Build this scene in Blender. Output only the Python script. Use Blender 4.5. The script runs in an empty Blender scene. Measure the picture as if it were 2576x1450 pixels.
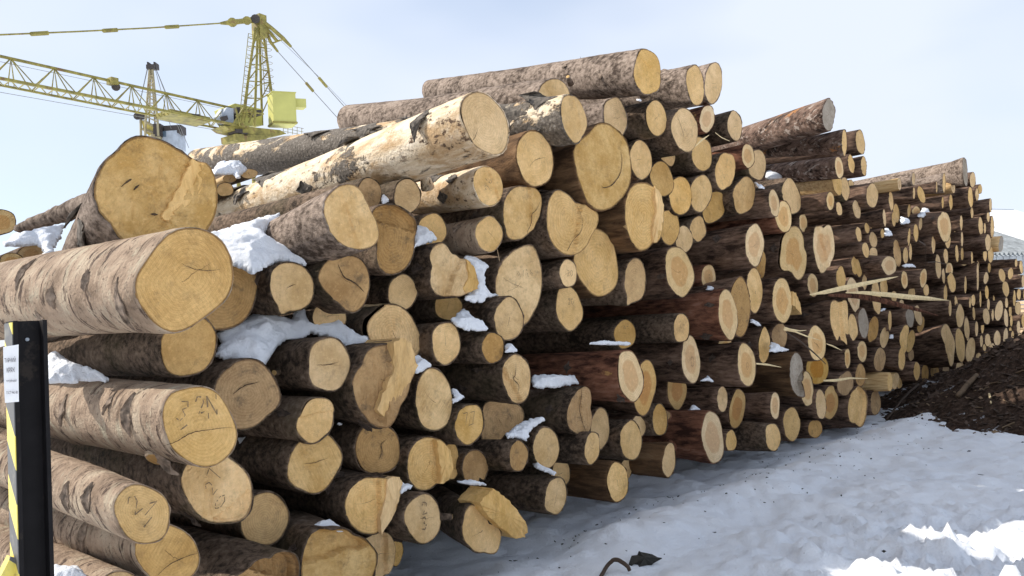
import bpy, math, random
import numpy as np
from mathutils import Vector, Matrix, noise

random.seed(7)
R = math.radians
scene = bpy.context.scene
COL = scene.collection

# ------------------------------------------------------------------ camera
F = 2022.0                       # focal length in units of a 2576 x 1450 frame
CAM = Vector((0, 0, 1.6))
PITCH, ROLL = R(3.0), R(3.4)
fw = Vector((0, math.cos(PITCH), math.sin(PITCH)))
r0 = Vector((1, 0, 0)); u0 = Vector((0, -math.sin(PITCH), math.cos(PITCH)))
rt = r0 * math.cos(ROLL) - u0 * math.sin(ROLL)
up = u0 * math.cos(ROLL) + r0 * math.sin(ROLL)
cd = bpy.data.cameras.new('camera'); cam = bpy.data.objects.new('camera', cd); COL.objects.link(cam)
cd.sensor_width = 36; cd.sensor_fit = 'HORIZONTAL'; cd.lens = 36 * F / 2576; cd.clip_end = 3000; cd.clip_start = 0.05
cam.matrix_world = Matrix.Translation(CAM) @ Matrix((rt, up, -fw)).transposed().to_4x4()
scene.camera = cam
scene.cycles.max_bounces = 6; scene.cycles.caustics_reflective = False; scene.cycles.caustics_refractive = False

# ------------------------------------------------------------------ light
SUN_EL = R(44); SUN_H = Vector((-0.99, 0.04, 0)).normalized()      # towards the sun, from the left
w = bpy.data.worlds.new('World'); scene.world = w; w.use_nodes = True
nt = w.node_tree; nt.nodes.clear()
wo = nt.nodes.new('ShaderNodeOutputWorld'); bg = nt.nodes.new('ShaderNodeBackground'); bg.inputs[1].default_value = 0.142
sky = nt.nodes.new('ShaderNodeTexSky'); sky.sky_type = 'NISHITA'; sky.sun_disc = False
sky.sun_elevation = SUN_EL; sky.sun_rotation = math.atan2(SUN_H.x, SUN_H.y)
sky.air_density = 1.0; sky.dust_density = 1.0; sky.ozone_density = 1.0
tc = nt.nodes.new('ShaderNodeTexCoord'); mp = nt.nodes.new('ShaderNodeMapping'); mp.inputs['Scale'].default_value = (1.2, 1.2, 3.0)
nz = nt.nodes.new('ShaderNodeTexNoise'); nz.inputs['Scale'].default_value = 1.15; nz.inputs['Detail'].default_value = 3.5; nz.inputs['Roughness'].default_value = 0.5
rp = nt.nodes.new('ShaderNodeValToRGB'); rp.color_ramp.elements[0].position = 0.36; rp.color_ramp.elements[1].position = 0.6
rp.color_ramp.elements[0].color = (.35, .35, .35, 1); rp.color_ramp.elements[1].color = (.95, .95, .95, 1)
mx = nt.nodes.new('ShaderNodeMix'); mx.data_type = 'RGBA'; mx.inputs[7].default_value = (4.35, 4.7, 5.35, 1)
L = nt.links.new
L(tc.outputs['Generated'], mp.inputs[0]); L(mp.outputs[0], nz.inputs[0]); L(nz.outputs[0], rp.inputs[0])
L(rp.outputs[0], mx.inputs[0]); L(sky.outputs[0], mx.inputs[6]); L(mx.outputs[2], bg.inputs[0]); L(bg.outputs[0], wo.inputs[0])
sd = bpy.data.lights.new('sun', 'SUN'); sd.energy = 4.2; sd.angle = R(0.6); sd.color = (1, .94, .85)
so = bpy.data.objects.new('sun', sd); COL.objects.link(so)
SUN = (SUN_H * math.cos(SUN_EL) + Vector((0, 0, math.sin(SUN_EL)))).normalized()
so.rotation_euler = SUN.to_track_quat('Z', 'Y').to_euler(); so.location = SUN * 60
vs = scene.view_settings; vs.view_transform = 'Standard'; vs.look = 'None'; vs.gamma = 1; vs.exposure = 0.5
vs.use_curve_mapping = False

# ------------------------------------------------------------------ helpers
def ray(x, y):
    return (fw + rt * ((x - 1288) / F) - up * ((y - 725) / F))
def hit(x, y, p0, n):
    d = ray(x, y); return CAM + d * ((p0 - CAM).dot(n) / d.dot(n))
def ground(x, y, z=0.0):
    return hit(x, y, Vector((0, 0, z)), Vector((0, 0, 1)))
def atY(x, y, Y):
    d = ray(x, y); return CAM + d * (Y / d.y)

ES = Vector((.678, .735, 0)).normalized(); N = Vector((ES.y, -ES.x, 0)); UP = Vector((0, 0, 1))
P0 = Vector((1.04, 7.2, 0))
def plane(x, y, p):
    return hit(x, y, P0 + N * p, N)

def tag(o, label=None, cat=None, group=None, kind=None):
    if label: o['label'] = label
    if cat: o['category'] = cat
    if group: o['group'] = group
    if kind: o['kind'] = kind
    return o
def empty(name, loc):
    o = bpy.data.objects.new(name, None); o.empty_display_size = .1; o.location = loc; COL.objects.link(o); return o
def mesh_obj(name, verts, faces, mat, parent=None, smooth=False, mw=None, attr=None):
    me = bpy.data.meshes.new(name); me.from_pydata([tuple(v) for v in verts], [], faces)
    if smooth: me.shade_smooth()
    if attr is not None:
        a = me.attributes.new('rn', 'FLOAT', 'POINT'); a.data.foreach_set('value', attr)
    me.materials.append(mat); me.update()
    o = bpy.data.objects.new(name, me); COL.objects.link(o)
    if parent:
        o.parent = parent
        pm = parent.matrix_basis
        o.matrix_basis = pm.inverted() @ mw if mw is not None else pm.inverted()
    elif mw is not None: o.matrix_basis = mw
    return o
class MB:
    def __init__(s): s.v = []; s.f = []
    def box(s, c, ax, ay, az):
        """c centre; ax,ay,az half-extent vectors"""
        b = len(s.v)
        for k in range(8):
            s.v.append(c + ax * (1 if k & 1 else -1) + ay * (1 if k & 2 else -1) + az * (1 if k & 4 else -1))
        for q in ((0, 2, 3, 1), (4, 5, 7, 6), (0, 1, 5, 4), (2, 6, 7, 3), (0, 4, 6, 2), (1, 3, 7, 5)): s.f.append(tuple(b + i for i in q))
        return s
    def tube(s, pts, r, n=6):
        pts = [Vector(p) for p in pts]; rs = r if isinstance(r, (list, tuple)) else [r] * len(pts)
        b = len(s.v); prev = None
        for i, p in enumerate(pts):
            d = (pts[min(i + 1, len(pts) - 1)] - pts[max(i - 1, 0)]).normalized()
            a = prev if prev is not None else (Vector((0, 0, 1)) if abs(d.z) < .9 else Vector((1, 0, 0)))
            x = (a - d * a.dot(d)).normalized(); y = d.cross(x); prev = x
            for k in range(n):
                t = 2 * math.pi * (k + .5) / n; s.v.append(p + (x * math.cos(t) + y * math.sin(t)) * rs[i])
        for i in range(len(pts) - 1):
            for k in range(n):
                s.f.append((b + i * n + k, b + i * n + (k + 1) % n, b + (i + 1) * n + (k + 1) % n, b + (i + 1) * n + k))
        s.f.append(tuple(b + k for k in range(n))[::-1]); e = b + (len(pts) - 1) * n; s.f.append(tuple(e + k for k in range(n)))
        return s
    def quad(s, *p):
        b = len(s.v); s.v += [Vector(q) for q in p]; s.f.append(tuple(range(b, b + len(p)))); return s
    def build(s, name, mat, parent=None, smooth=False): return mesh_obj(name, s.v, s.f, mat, parent, smooth)

# ------------------------------------------------------------------ materials
class NT:
    def __init__(s, name, rough=.85, spec=.2):
        s.m = bpy.data.materials.new(name); s.m.use_nodes = True; s.t = s.m.node_tree
        s.b = s.t.nodes['Principled BSDF']; s.b.inputs['Roughness'].default_value = rough
        s.b.inputs['Specular IOR Level'].default_value = spec
        s.tc = s.t.nodes.new('ShaderNodeTexCoord'); s.oi = s.t.nodes.new('ShaderNodeObjectInfo')
    def n(s, t, **k):
        o = s.t.nodes.new(t)
        for a, v in k.items():
            if isinstance(v, bpy.types.NodeSocket): s.t.links.new(v, o.inputs[a.replace('_', ' ')])
            elif a in ('operation', 'data_type', 'blend_type', 'attribute_name', 'attribute_type', 'wave_type', 'feature', 'bands_direction', 'noise_dimensions', 'clamp', 'voronoi_dimensions'): setattr(o, a, v)
            else: o.inputs[a.replace('_', ' ')].default_value = v
        return o
    def lk(s, a, b): s.t.links.new(a, b)
    def math(s, op, a, b=None, c=None, clamp=False):
        o = s.t.nodes.new('ShaderNodeMath'); o.operation = op; o.use_clamp = clamp
        for i, v in enumerate((a, b, c)):
            if v is None: continue
            if isinstance(v, bpy.types.NodeSocket): s.lk(v, o.inputs[i])
            else: o.inputs[i].default_value = v
        return o.outputs[0]
    def vec(s, scale=(1, 1, 1), src='Object', rnd=True):
        m = s.t.nodes.new('ShaderNodeMapping'); m.inputs['Scale'].default_value = scale
        s.lk(s.tc.outputs[src], m.inputs[0])
        if rnd:
            cx = s.t.nodes.new('ShaderNodeCombineXYZ'); r = s.math('MULTIPLY', s.oi.outputs['Random'], 37.0)
            for i in range(3): s.lk(r, cx.inputs[i])
            s.lk(cx.outputs[0], m.inputs['Location'])
        return m.outputs[0]
    def noise(s, v, scale, detail=4, rough=.55, dist=0):
        return s.n('ShaderNodeTexNoise', Vector=v, Scale=scale, Detail=detail, Roughness=rough, Distortion=dist).outputs[0]
    def ramp(s, f, *stops):
        r = s.t.nodes.new('ShaderNodeValToRGB'); s.lk(f, r.inputs[0]); e = r.color_ramp.elements
        while len(e) < len(stops): e.new(.5)
        for i, (p, c) in enumerate(stops):
            e[i].position = p; e[i].color = (*c, 1) if len(c) == 3 else c
        return r.outputs[0]
    def mix(s, f, a, b, blend='MIX'):
        o = s.t.nodes.new('ShaderNodeMix'); o.data_type = 'RGBA'; o.blend_type = blend
        for i, v in ((0, f), (6, a), (7, b)):
            if isinstance(v, bpy.types.NodeSocket): s.lk(v, o.inputs[i])
            elif i == 0: o.inputs[0].default_value = v
            else: o.inputs[i].default_value = (*v, 1)
        return o.outputs[2]
    def bump(s, h, strength=.5, dist=.01):
        b = s.t.nodes.new('ShaderNodeBump'); b.inputs['Strength'].default_value = strength; b.inputs['Distance'].default_value = dist
        s.lk(h, b.inputs['Height']); s.lk(b.outputs[0], s.b.inputs['Normal'])
    def col(s, c):
        if isinstance(c, bpy.types.NodeSocket): s.lk(c, s.b.inputs['Base Color'])
        else: s.b.inputs['Base Color'].default_value = (*c, 1)
        return s.m
    def vary(s, c, lo=.75, hi=1.2):
        """object to object brightness"""
        f = s.math('MULTIPLY_ADD', s.oi.outputs['Random'], hi - lo, lo)
        cx = s.t.nodes.new('ShaderNodeCombineXYZ')
        for i in range(3): s.lk(f, cx.inputs[i])
        return s.mix(1.0, c, cx.outputs[0], 'MULTIPLY')

def bark_mat(name, dark, mid, light, stretch, vs_, moss=0, patch=None, flake=None):
    m = NT(name, .92, .12)
    v = m.vec((1, 1, stretch))
    wv = m.n('ShaderNodeTexNoise', Vector=v, Scale=vs_ * .6, Detail=3.0).outputs[1]
    vd = m.n('ShaderNodeVectorMath', operation='MULTIPLY_ADD'); m.lk(wv, vd.inputs[0]); vd.inputs[1].default_value = (.05, .05, .05); m.lk(v, vd.inputs[2])
    vor = m.n('ShaderNodeTexVoronoi', Vector=vd.outputs[0], Scale=vs_, feature='F1').outputs[0]
    n1 = m.noise(v, vs_ * 1.1, 8, .72, .4); n2 = m.noise(v, 4, 5, .6)
    f = m.math('ADD', m.math('MULTIPLY', n1, .72), m.math('ADD', m.math('MULTIPLY_ADD', n2, .55, -.22), m.math('MULTIPLY', vor, -.16)))
    c = m.ramp(f, (.22, dark), (.42, mid), (.68, light))
    if flake: c = m.mix(m.ramp(m.noise(m.vec((1, 1, stretch * .8)), vs_ * .7, 6, .7, .3), (.56, (0, 0, 0)), (.62, (1, 1, 1))), c, flake)
    if moss: c = m.mix(m.ramp(m.noise(v, 2.3, 3), (.5, (0, 0, 0)), (.68, (moss, moss, moss))), c, (.055, .048, .022))
    if patch: c = m.mix(m.ramp(m.noise(m.vec((1, 1, .45)), 3.2, 6, .65), (.64, (0, 0, 0)), (.67, (1, 1, 1))), c, patch)
    m.bump(m.math('ADD', f, m.math('MULTIPLY', m.noise(v, 90, 3, .7), .5)), 1.0, .02)
    return m.col(m.vary(c))
BARK = {
 's': bark_mat('spruce_bark', (.038, .027, .019), (.185, .130, .091), (.36, .275, .205), .8, 30, .5),
 'p': bark_mat('pine_bark', (.032, .019, .013), (.19, .12, .083), (.37, .255, .19), .3, 24),
 'r': bark_mat('red_pine_bark', (.036, .015, .010), (.20, .088, .052), (.33, .195, .14), .3, 22, 0, (.34, .19, .07)),
 'g': bark_mat('grey_bark', (.07, .05, .038), (.34, .265, .21), (.50, .42, .35), .8, 26),
 'q': bark_mat('sunlit_flaky_pine_bark', (.03, .018, .013), (.22, .145, .11), (.40, .30, .24), .3, 22, 0, (.42, .20, .08), (.40, .33, .28)),  # flaky pine bark, lightened so that sunlight is painted into its colour
 'n': bark_mat('brown_stripped_stem', (.05, .028, .015), (.17, .098, .05), (.33, .21, .115), .2, 16, 0, (.34, .22, .10)),
}
def fir():
    m = NT('fir_bark', .85, .2)
    v = m.vec((1, 1, 1)); vb = m.vec((3.2, 3.2, 11)); vc = m.vec((2.2, 2.2, 7))
    base = m.ramp(m.noise(v, 7, 5), (.3, (.18, .125, .085)), (.5, (.325, .238, .168)), (.72, (.43, .345, .25)))
    scar = m.ramp(m.noise(vb, 2.3, 6, .7, .7), (.545, (0, 0, 0)), (.62, (1, 1, 1)))
    c = m.mix(scar, base, (.07, .045, .033))
    pale = m.ramp(m.noise(vc, 2.0, 6, .7), (.56, (0, 0, 0)), (.68, (.8, .8, .8)))
    c = m.mix(pale, c, (.42, .37, .27))
    c = m.mix(m.ramp(m.noise(v, 46, 3), (.62, (0, 0, 0)), (.7, (.7, .7, .7))), c, (.10, .07, .05))
    m.bump(m.math('ADD', m.math('MULTIPLY', m.noise(vb, 2.3, 6, .7, .7), 1.6), m.noise(v, 60, 4)), .8, .016)
    return m.col(c)
BARK['f'] = fir()
def birch(name, cov):
    m = NT(name, .75, .25)
    v = m.vec((1, 1, 1)); vz = m.vec((6, 6, .8)); vm = m.vec((1, 1, .55))
    base = m.ramp(m.noise(vz, 3, 5, .6), (.3, (.50, .36, .21)), (.55, (.70, .58, .42)), (.75, (.80, .71, .58)))
    gold = m.ramp(m.noise(vm, 4.5, 6, .7, .4), (.47, (0, 0, 0)), (.6, (.8, .8, .8)))
    c = m.mix(gold, base, (.38, .23, .10))
    speck = m.ramp(m.noise(vm, 26, 5, .7), (.55, (0, 0, 0)), (.62, (1, 1, 1)))
    sp2 = m.math('MULTIPLY', speck, m.ramp(m.noise(vm, 3.1, 4), (.44, (0, 0, 0)), (.58, (1, 1, 1))))
    c = m.mix(sp2, c, (.10, .06, .035))
    flake = m.ramp(m.noise(vm, 2.1, 7, .68, .5), (cov, (0, 0, 0)), (cov + .03, (1, 1, 1)))
    fl = m.ramp(m.noise(v, 40, 5), (.3, (.05, .04, .03)), (.6, (.15, .125, .10)), (.75, (.32, .29, .25)))
    c = m.mix(flake, c, fl)
    m.bump(m.math('ADD', m.math('MULTIPLY', flake, 2.0), m.noise(v, 50, 5)), .8, .014)
    return m.col(c)
BARK['b'] = birch('stripped_white_bark', .565); BARK['k'] = birch('peeling_bark', .42)
def debark():
    m = NT('stripped_wood', .7, .25)
    vz = m.vec((7, 7, .7))
    c = m.ramp(m.noise(vz, 5, 6, .65), (.28, (.16, .08, .035)), (.45, (.50, .31, .13)), (.65, (.66, .47, .24)))
    m.bump(m.noise(vz, 9, 5), .5, .008)
    return m.col(m.vary(c))
BARK['d'] = debark()

def face_mat(name, pale, deep, heart=None, dirt=.35, saw=.5, ring=.5):
    m = NT(name, .8, .15)
    at = m.n('ShaderNodeAttribute', attribute_name='rn'); rn = at.outputs['Fac']
    v = m.vec((1, 1, .3)); v1 = m.vec((1, 1, 1), rnd=False)
    nz_ = m.noise(v, 6, 4)
    rd = m.math('MULTIPLY_ADD', m.math('SUBTRACT', nz_, .5), .28, rn)
    big = m.noise(v, 4.5, 5, .6)
    c = m.mix(m.ramp(big, (.36, (0, 0, 0)), (.62, (1, 1, 1))), pale, tuple(x * .9 for x in deep))
    rings = m.math('SINE', m.math('MULTIPLY', rd, 70.0)); rings2 = m.math('SINE', m.math('MULTIPLY', rd, 173.0))
    rr = m.math('MULTIPLY_ADD', m.math('ADD', rings, rings2), .10, .5)
    c = m.mix(m.math('MULTIPLY', m.math('FRACT', m.math('MULTIPLY', m.oi.outputs['Random'], 5.1)), ring), c, m.ramp(rr, (.3, tuple(x * .72 for x in deep)), (.7, tuple(min(1, x * 1.12) for x in pale))))
    if heart:
        hv = m.ramp(m.math('MULTIPLY_ADD', m.math('SUBTRACT', nz_, .5), .35, rn), (.56, (1, 1, 1)), (.64, (0, 0, 0)))
        c = m.mix(m.math('MULTIPLY', hv, .85), c, heart)
    mid_ = m.noise(v, 38, 6, .75); c = m.mix(m.ramp(mid_, (.36, (.34, .34, .34)), (.52, (0, 0, 0))), c, tuple(x * .66 for x in deep)); c = m.mix(m.ramp(mid_, (.55, (0, 0, 0)), (.7, (.55, .55, .55))), c, tuple(min(.9, x * 1.15) for x in pale))
    # saw marks: fine parallel scratches, turned by chance
    ro = m.n('ShaderNodeVectorRotate', Vector=v, Axis=(0, 0, 1), Angle=m.math('MULTIPLY', m.oi.outputs['Random'], 6.28))
    mp_ = m.t.nodes.new('ShaderNodeMapping'); mp_.inputs['Scale'].default_value = (120, 9, 1); m.lk(ro.outputs[0], mp_.inputs[0])
    sn = m.noise(mp_.outputs[0], 1.0, 3, .6)
    sw = m.math('MULTIPLY', m.math('MULTIPLY', m.math('FRACT', m.math('MULTIPLY', m.oi.outputs['Random'], 9.7)), saw), m.ramp(m.noise(v, 5, 3), (.4, (0, 0, 0)), (.65, (1, 1, 1))))
    c = m.mix(m.math('MULTIPLY', m.ramp(sn, (.3, (.75, .75, .75)), (.6, (0, 0, 0))), sw), c, tuple(x * .6 for x in deep))
    # radial drying cracks
    cx = m.t.nodes.new('ShaderNodeSeparateXYZ'); m.lk(ro.outputs[0], cx.inputs[0])
    sp = m.t.nodes.new('ShaderNodeSeparateXYZ'); r2 = m.n('ShaderNodeVectorRotate', Vector=v1, Axis=(0, 0, 1), Angle=m.math('MULTIPLY', m.oi.outputs['Random'], 6.28)); m.lk(r2.outputs[0], sp.inputs[0])
    wob = m.math('MULTIPLY_ADD', m.noise(v, 9, 4), .07, -.035)
    crack = m.math('LESS_THAN', m.math('ABSOLUTE', m.math('ADD', sp.outputs[1], wob)), m.math('MULTIPLY_ADD', rn, -.0026, .0019))
    half = m.math('GREATER_THAN', sp.outputs[0], -.02)
    on = m.math('LESS_THAN', m.math('FRACT', m.math('MULTIPLY', m.oi.outputs['Random'], 13.7)), .5)
    c = m.mix(m.math('MULTIPLY', m.math('MULTIPLY', m.math('MULTIPLY', crack, half), on), .75), c, (.16, .09, .04))
    # grime blotches and the dark bast line at the rim
    gr = m.ramp(m.noise(v, 11, 7, .75), (.53, (0, 0, 0)), (.70, (dirt, dirt, dirt)))
    c = m.mix(gr, c, (.13, .09, .055))
    rim = m.ramp(m.math('MULTIPLY_ADD', m.noise(v, 25, 3), .05, rn), (.985, (0, 0, 0)), (1.01, (.6, .6, .6)))
    c = m.mix(rim, c, (.11, .055, .028))
    m.bump(m.math('ADD', m.math('MULTIPLY', sn, 1.4), m.math('ADD', m.noise(v, 120, 3), mid_)), .8, .007)
    hs = m.t.nodes.new('ShaderNodeHueSaturation'); m.lk(c, hs.inputs['Color'])
    m.lk(m.math('MULTIPLY_ADD', m.math('FRACT', m.math('MULTIPLY', m.oi.outputs['Random'], 7.3)), .22, .92), hs.inputs['Saturation'])
    m.lk(m.math('MULTIPLY_ADD', m.math('FRACT', m.math('MULTIPLY', m.oi.outputs['Random'], 3.9)), .26, .86), hs.inputs['Value'])
    return m.col(hs.outputs[0])
FACE = {
 'a': face_mat('cut_wood', (.79, .545, .275), (.66, .42, .175)),
 'h': face_mat('cut_pine', (.81, .60, .345), (.74, .52, .265), (.60, .355, .165), .3),
 'o': face_mat('cut_pine_orange', (.66, .43, .17), (.58, .34, .11), (.46, .21, .06), .2),
 'w': face_mat('cut_wood_weathered', (.58, .37, .17), (.42, .245, .10), None, .8, .8),
 'g': face_mat('cut_wood_grey', (.42, .36, .29), (.30, .25, .19), None, .5, .6),
 'e': face_mat('cut_wood_plain', (.77, .545, .285), (.62, .395, .17), None, .5, .9, 0.0),
 'c': face_mat('cut_wood_saw_rough', (.74, .49, .225), (.60, .365, .145), None, .4, .9),
}
def plain(name, c, rough=.6, metal=0, spec=.4, var=.25, scale=8, rust=None):
    m = NT(name, rough, spec); m.b.inputs['Metallic'].default_value = metal
    v = m.vec((1, 1, 1), rnd=False)
    cc = m.mix(m.ramp(m.noise(v, scale, 5, .6), (.35, (0, 0, 0)), (.7, (1, 1, 1))), tuple(x * (1 - var) for x in c), tuple(min(1, x * (1 + var * .5)) for x in c))
    if rust: cc = m.mix(m.ramp(m.noise(v, scale * .6, 6, .7), (.58, (0, 0, 0)), (.66, (1, 1, 1))), cc, rust)
    return m.col(cc)
M_YEL = plain('crane_yellow', (.27, .23, .055), .6, rust=(.17, .10, .04), scale=2.2, var=.45)
M_YELP = plain('crane_yellow_plate', (.52, .50, .15), .55, scale=.6, var=.12)
M_DARK = plain('dark_steel', (.05, .04, .035), .6)
M_ROPE = plain('wire_rope', (.22, .22, .20), .6)
M_GREY = plain('grey_panel', (.36, .40, .45), .6, scale=1)
M_GLASS = plain('cab_window', (.10, .14, .18), .15)
M_BLACK = plain('black_paint', (.010, .009, .010), .6, spec=.15, scale=15, rust=(.03, .024, .02))
M_SLATE = plain('corrugated_sheet', (.27, .29, .30), .85, spec=.15, scale=3, var=.3)
M_WALL = plain('metal_wall', (.55, .58, .60), .6, scale=2)
M_PAPER = plain('paper', (.82, .82, .83), .7, var=.05)
M_INK = plain('ink', (.16, .15, .16), .8)
M_PEN = plain('marker_pen', (.25, .17, .09), .9, var=.5, scale=40)
M_CRACK = plain('open_crack', (.07, .042, .022), .95, var=.4, scale=30)
M_PLANK = plain('plank', (.42, .30, .18), .8, scale=6)
M_SPLINT = plain('fresh_splinter', (.74, .58, .32), .8, scale=20, var=.2)
M_TWIG = plain('twig', (.07, .045, .03), .9, scale=20)
M_BARKBIT = plain('bark_scrap', (.035, .032, .026), .9, scale=30, var=.4)
def stripes():
    m = NT('hazard_stripes', .5, .4)
    sp = m.t.nodes.new('ShaderNodeSeparateXYZ'); m.lk(m.tc.outputs['Object'], sp.inputs[0])
    ph = m.math('FRACT', m.math('MULTIPLY', m.math('ADD', sp.outputs[2], m.math('MULTIPLY', sp.outputs[0], 1.4)), 4.7))
    c = m.mix(m.math('GREATER_THAN', ph, .5), (.10, .10, .10), (.72, .60, .13))
    c = m.mix(m.ramp(m.noise(m.vec(), 25, 5), (.55, (0, 0, 0)), (.75, (.5, .5, .5))), c, (.3, .28, .22))
    return m.col(c)
M_STRIPE = stripes()
def snow_mat(name, dirty):
    m = NT(name, .75, .25)
    v = m.vec((1, 1, 1), rnd=False)
    c = m.mix(m.ramp(m.noise(v, 1.1, 6, .6), (.35, (0, 0, 0)), (.7, (1, 1, 1))), (.81, .84, .89), (.88, .895, .92))
    if dirty:
        sp = m.ramp(m.noise(v, 55, 2, .5), (.735, (0, 0, 0)), (.76, (1, 1, 1)))
        sp = m.math('MULTIPLY', sp, m.ramp(m.noise(v, 1.7, 3), (.42, (0, 0, 0)), (.62, (1, 1, 1))))
        c = m.mix(sp, c, (.12, .085, .06))
        c = m.mix(m.ramp(m.noise(v, 2.6, 6, .7), (.56, (0, 0, 0)), (.8, (.35, .35, .35))), c, (.66, .64, .62))
    m.bump(m.math('ADD', m.noise(v, 60, 6, .75), m.math('MULTIPLY', m.noise(v, 9, 4), 1.5)), .7, .03)
    return m.col(c)
M_SNOW = snow_mat('snow', True); M_SNOWP = snow_mat('snow_clean', False)
def soil():
    m = NT('bark_mulch', .95, .1); v = m.vec((1, 1, 1), rnd=False)
    c = m.ramp(m.noise(v, 14, 8, .75), (.3, (.014, .009, .006)), (.5, (.06, .038, .027)), (.7, (.16, .105, .075)))
    sn = m.ramp(m.noise(v, 1.6, 6, .65), (.585, (0, 0, 0)), (.61, (1, 1, 1)))
    sp = m.t.nodes.new('ShaderNodeSeparateXYZ'); m.lk(m.tc.outputs['Object'], sp.inputs[0])
    low = m.ramp(sp.outputs[2], (.10, (1, 1, 1)), (.65, (0, 0, 0)))
    c = m.mix(m.math('MULTIPLY', sn, low), c, (.72, .74, .78))
    m.bump(m.noise(v, 30, 7, .75), 1.0, .05)
    return m.col(c)
M_SOIL = soil()

# ------------------------------------------------------------------ snowy ground
def fb(x, y, s, o=4, seed=0):
    return noise.fractal(Vector((x * s, y * s, seed)), 1.0, 2.0, o)
def sm(t): t = max(0, min(1, t)); return t * t * (3 - 2 * t)
def groundz(x, y):
    q = Vector((x, y, 0)) - P0; d = q.dot(N); s_ = q.dot(ES)
    z = .045 * fb(x, y, .8, 3) + .045 * fb(x, y, 2.4, 5, 5) + .03 * (abs(noise.fractal(Vector((x * 3.1, y * 2.2, 4.4)), .9, 2.1, 4)) - .25) + .008 * fb(x, y, 12, 3, 8)
    z += .10 * sm(1 - abs(d - .6) / .55) * sm((s_ + 3) / 2)              # low bank in front of the logs
    m = sm(1 - (math.hypot((x - 2.9) / 2.3, (y - 4.6) / 2.4) - .2) / .8)
    m2 = sm(1 - math.hypot((x - 2.9) / 2.9, (y - 5.8) / 3.2))
    if m > 0 or m2 > 0:
        rdg = abs(noise.fractal(Vector((x * 2.6, y * 2.6, 3.3)), 1, 2, 5))
        rdg2 = abs(noise.fractal(Vector((x * 5.5, y * 5.5, 9.3)), .9, 2.1, 5))
        z += m * (.08 * rdg + .09 * rdg2 + .05 * abs(noise.fractal(Vector((x * 15, y * 15, 1.3)), .8, 2.1, 3)) - .05) + m2 * (.07 * rdg + .05 * rdg2)
    return z - .02
def axis(lo, a, b, hi, st):
    c = list(np.arange(a, b, st)); g = st; l = a; r_ = c[-1]; left = []; right = []
    while l > lo: g *= 1.28; l -= g; left.append(l)
    g = st
    while r_ < hi: g *= 1.28; r_ += g; right.append(r_)
    return left[::-1] + c + right
xs = axis(-400, -1.2, 6.6, 400, .035); ys = axis(-400, 3.2, 12.5, 600, .04)
V = []; Fc = []
for y in ys:
    near = -3 < y < 20
    for x in xs:
        V.append((x, y, groundz(x, y) if near and -6 < x < 14 else .03 * fb(x, y, .3, 2) - .02))
nx = len(xs)
for j in range(len(ys) - 1):
    for i in range(nx - 1):
        a = j * nx + i; Fc.append((a, a + 1, a + nx + 1, a + nx))
tag(mesh_obj('snow_ground', V, Fc, M_SNOW, smooth=True), kind='structure')
del V, Fc

# ------------------------------------------------------------------ the log pile
ZN = dict(A=(0, 314.5, .3904), B=(0, 817.6, .4364), C=(503.1, 817.6, .4364), D=(503.1, 314.5, .3904), E=(943.4, 62.9, .3471),
          F=(1069.2, 503.1, .3471), G=(1069.2, 880.5, .3471), H=(1509.4, 125.8, .3471), I=(1572.3, 566, .2603),
          J=(1572.3, 817.6, .2603), K=(1949.7, 314.5, .2603), L=(2012.6, 566, .347), M=(2264.2, 377.4, .347), Z=(0, 0, .3418))
def zp(z, x, y): a, b, k = ZN[z]; return a + x * k, b + y * k
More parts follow.
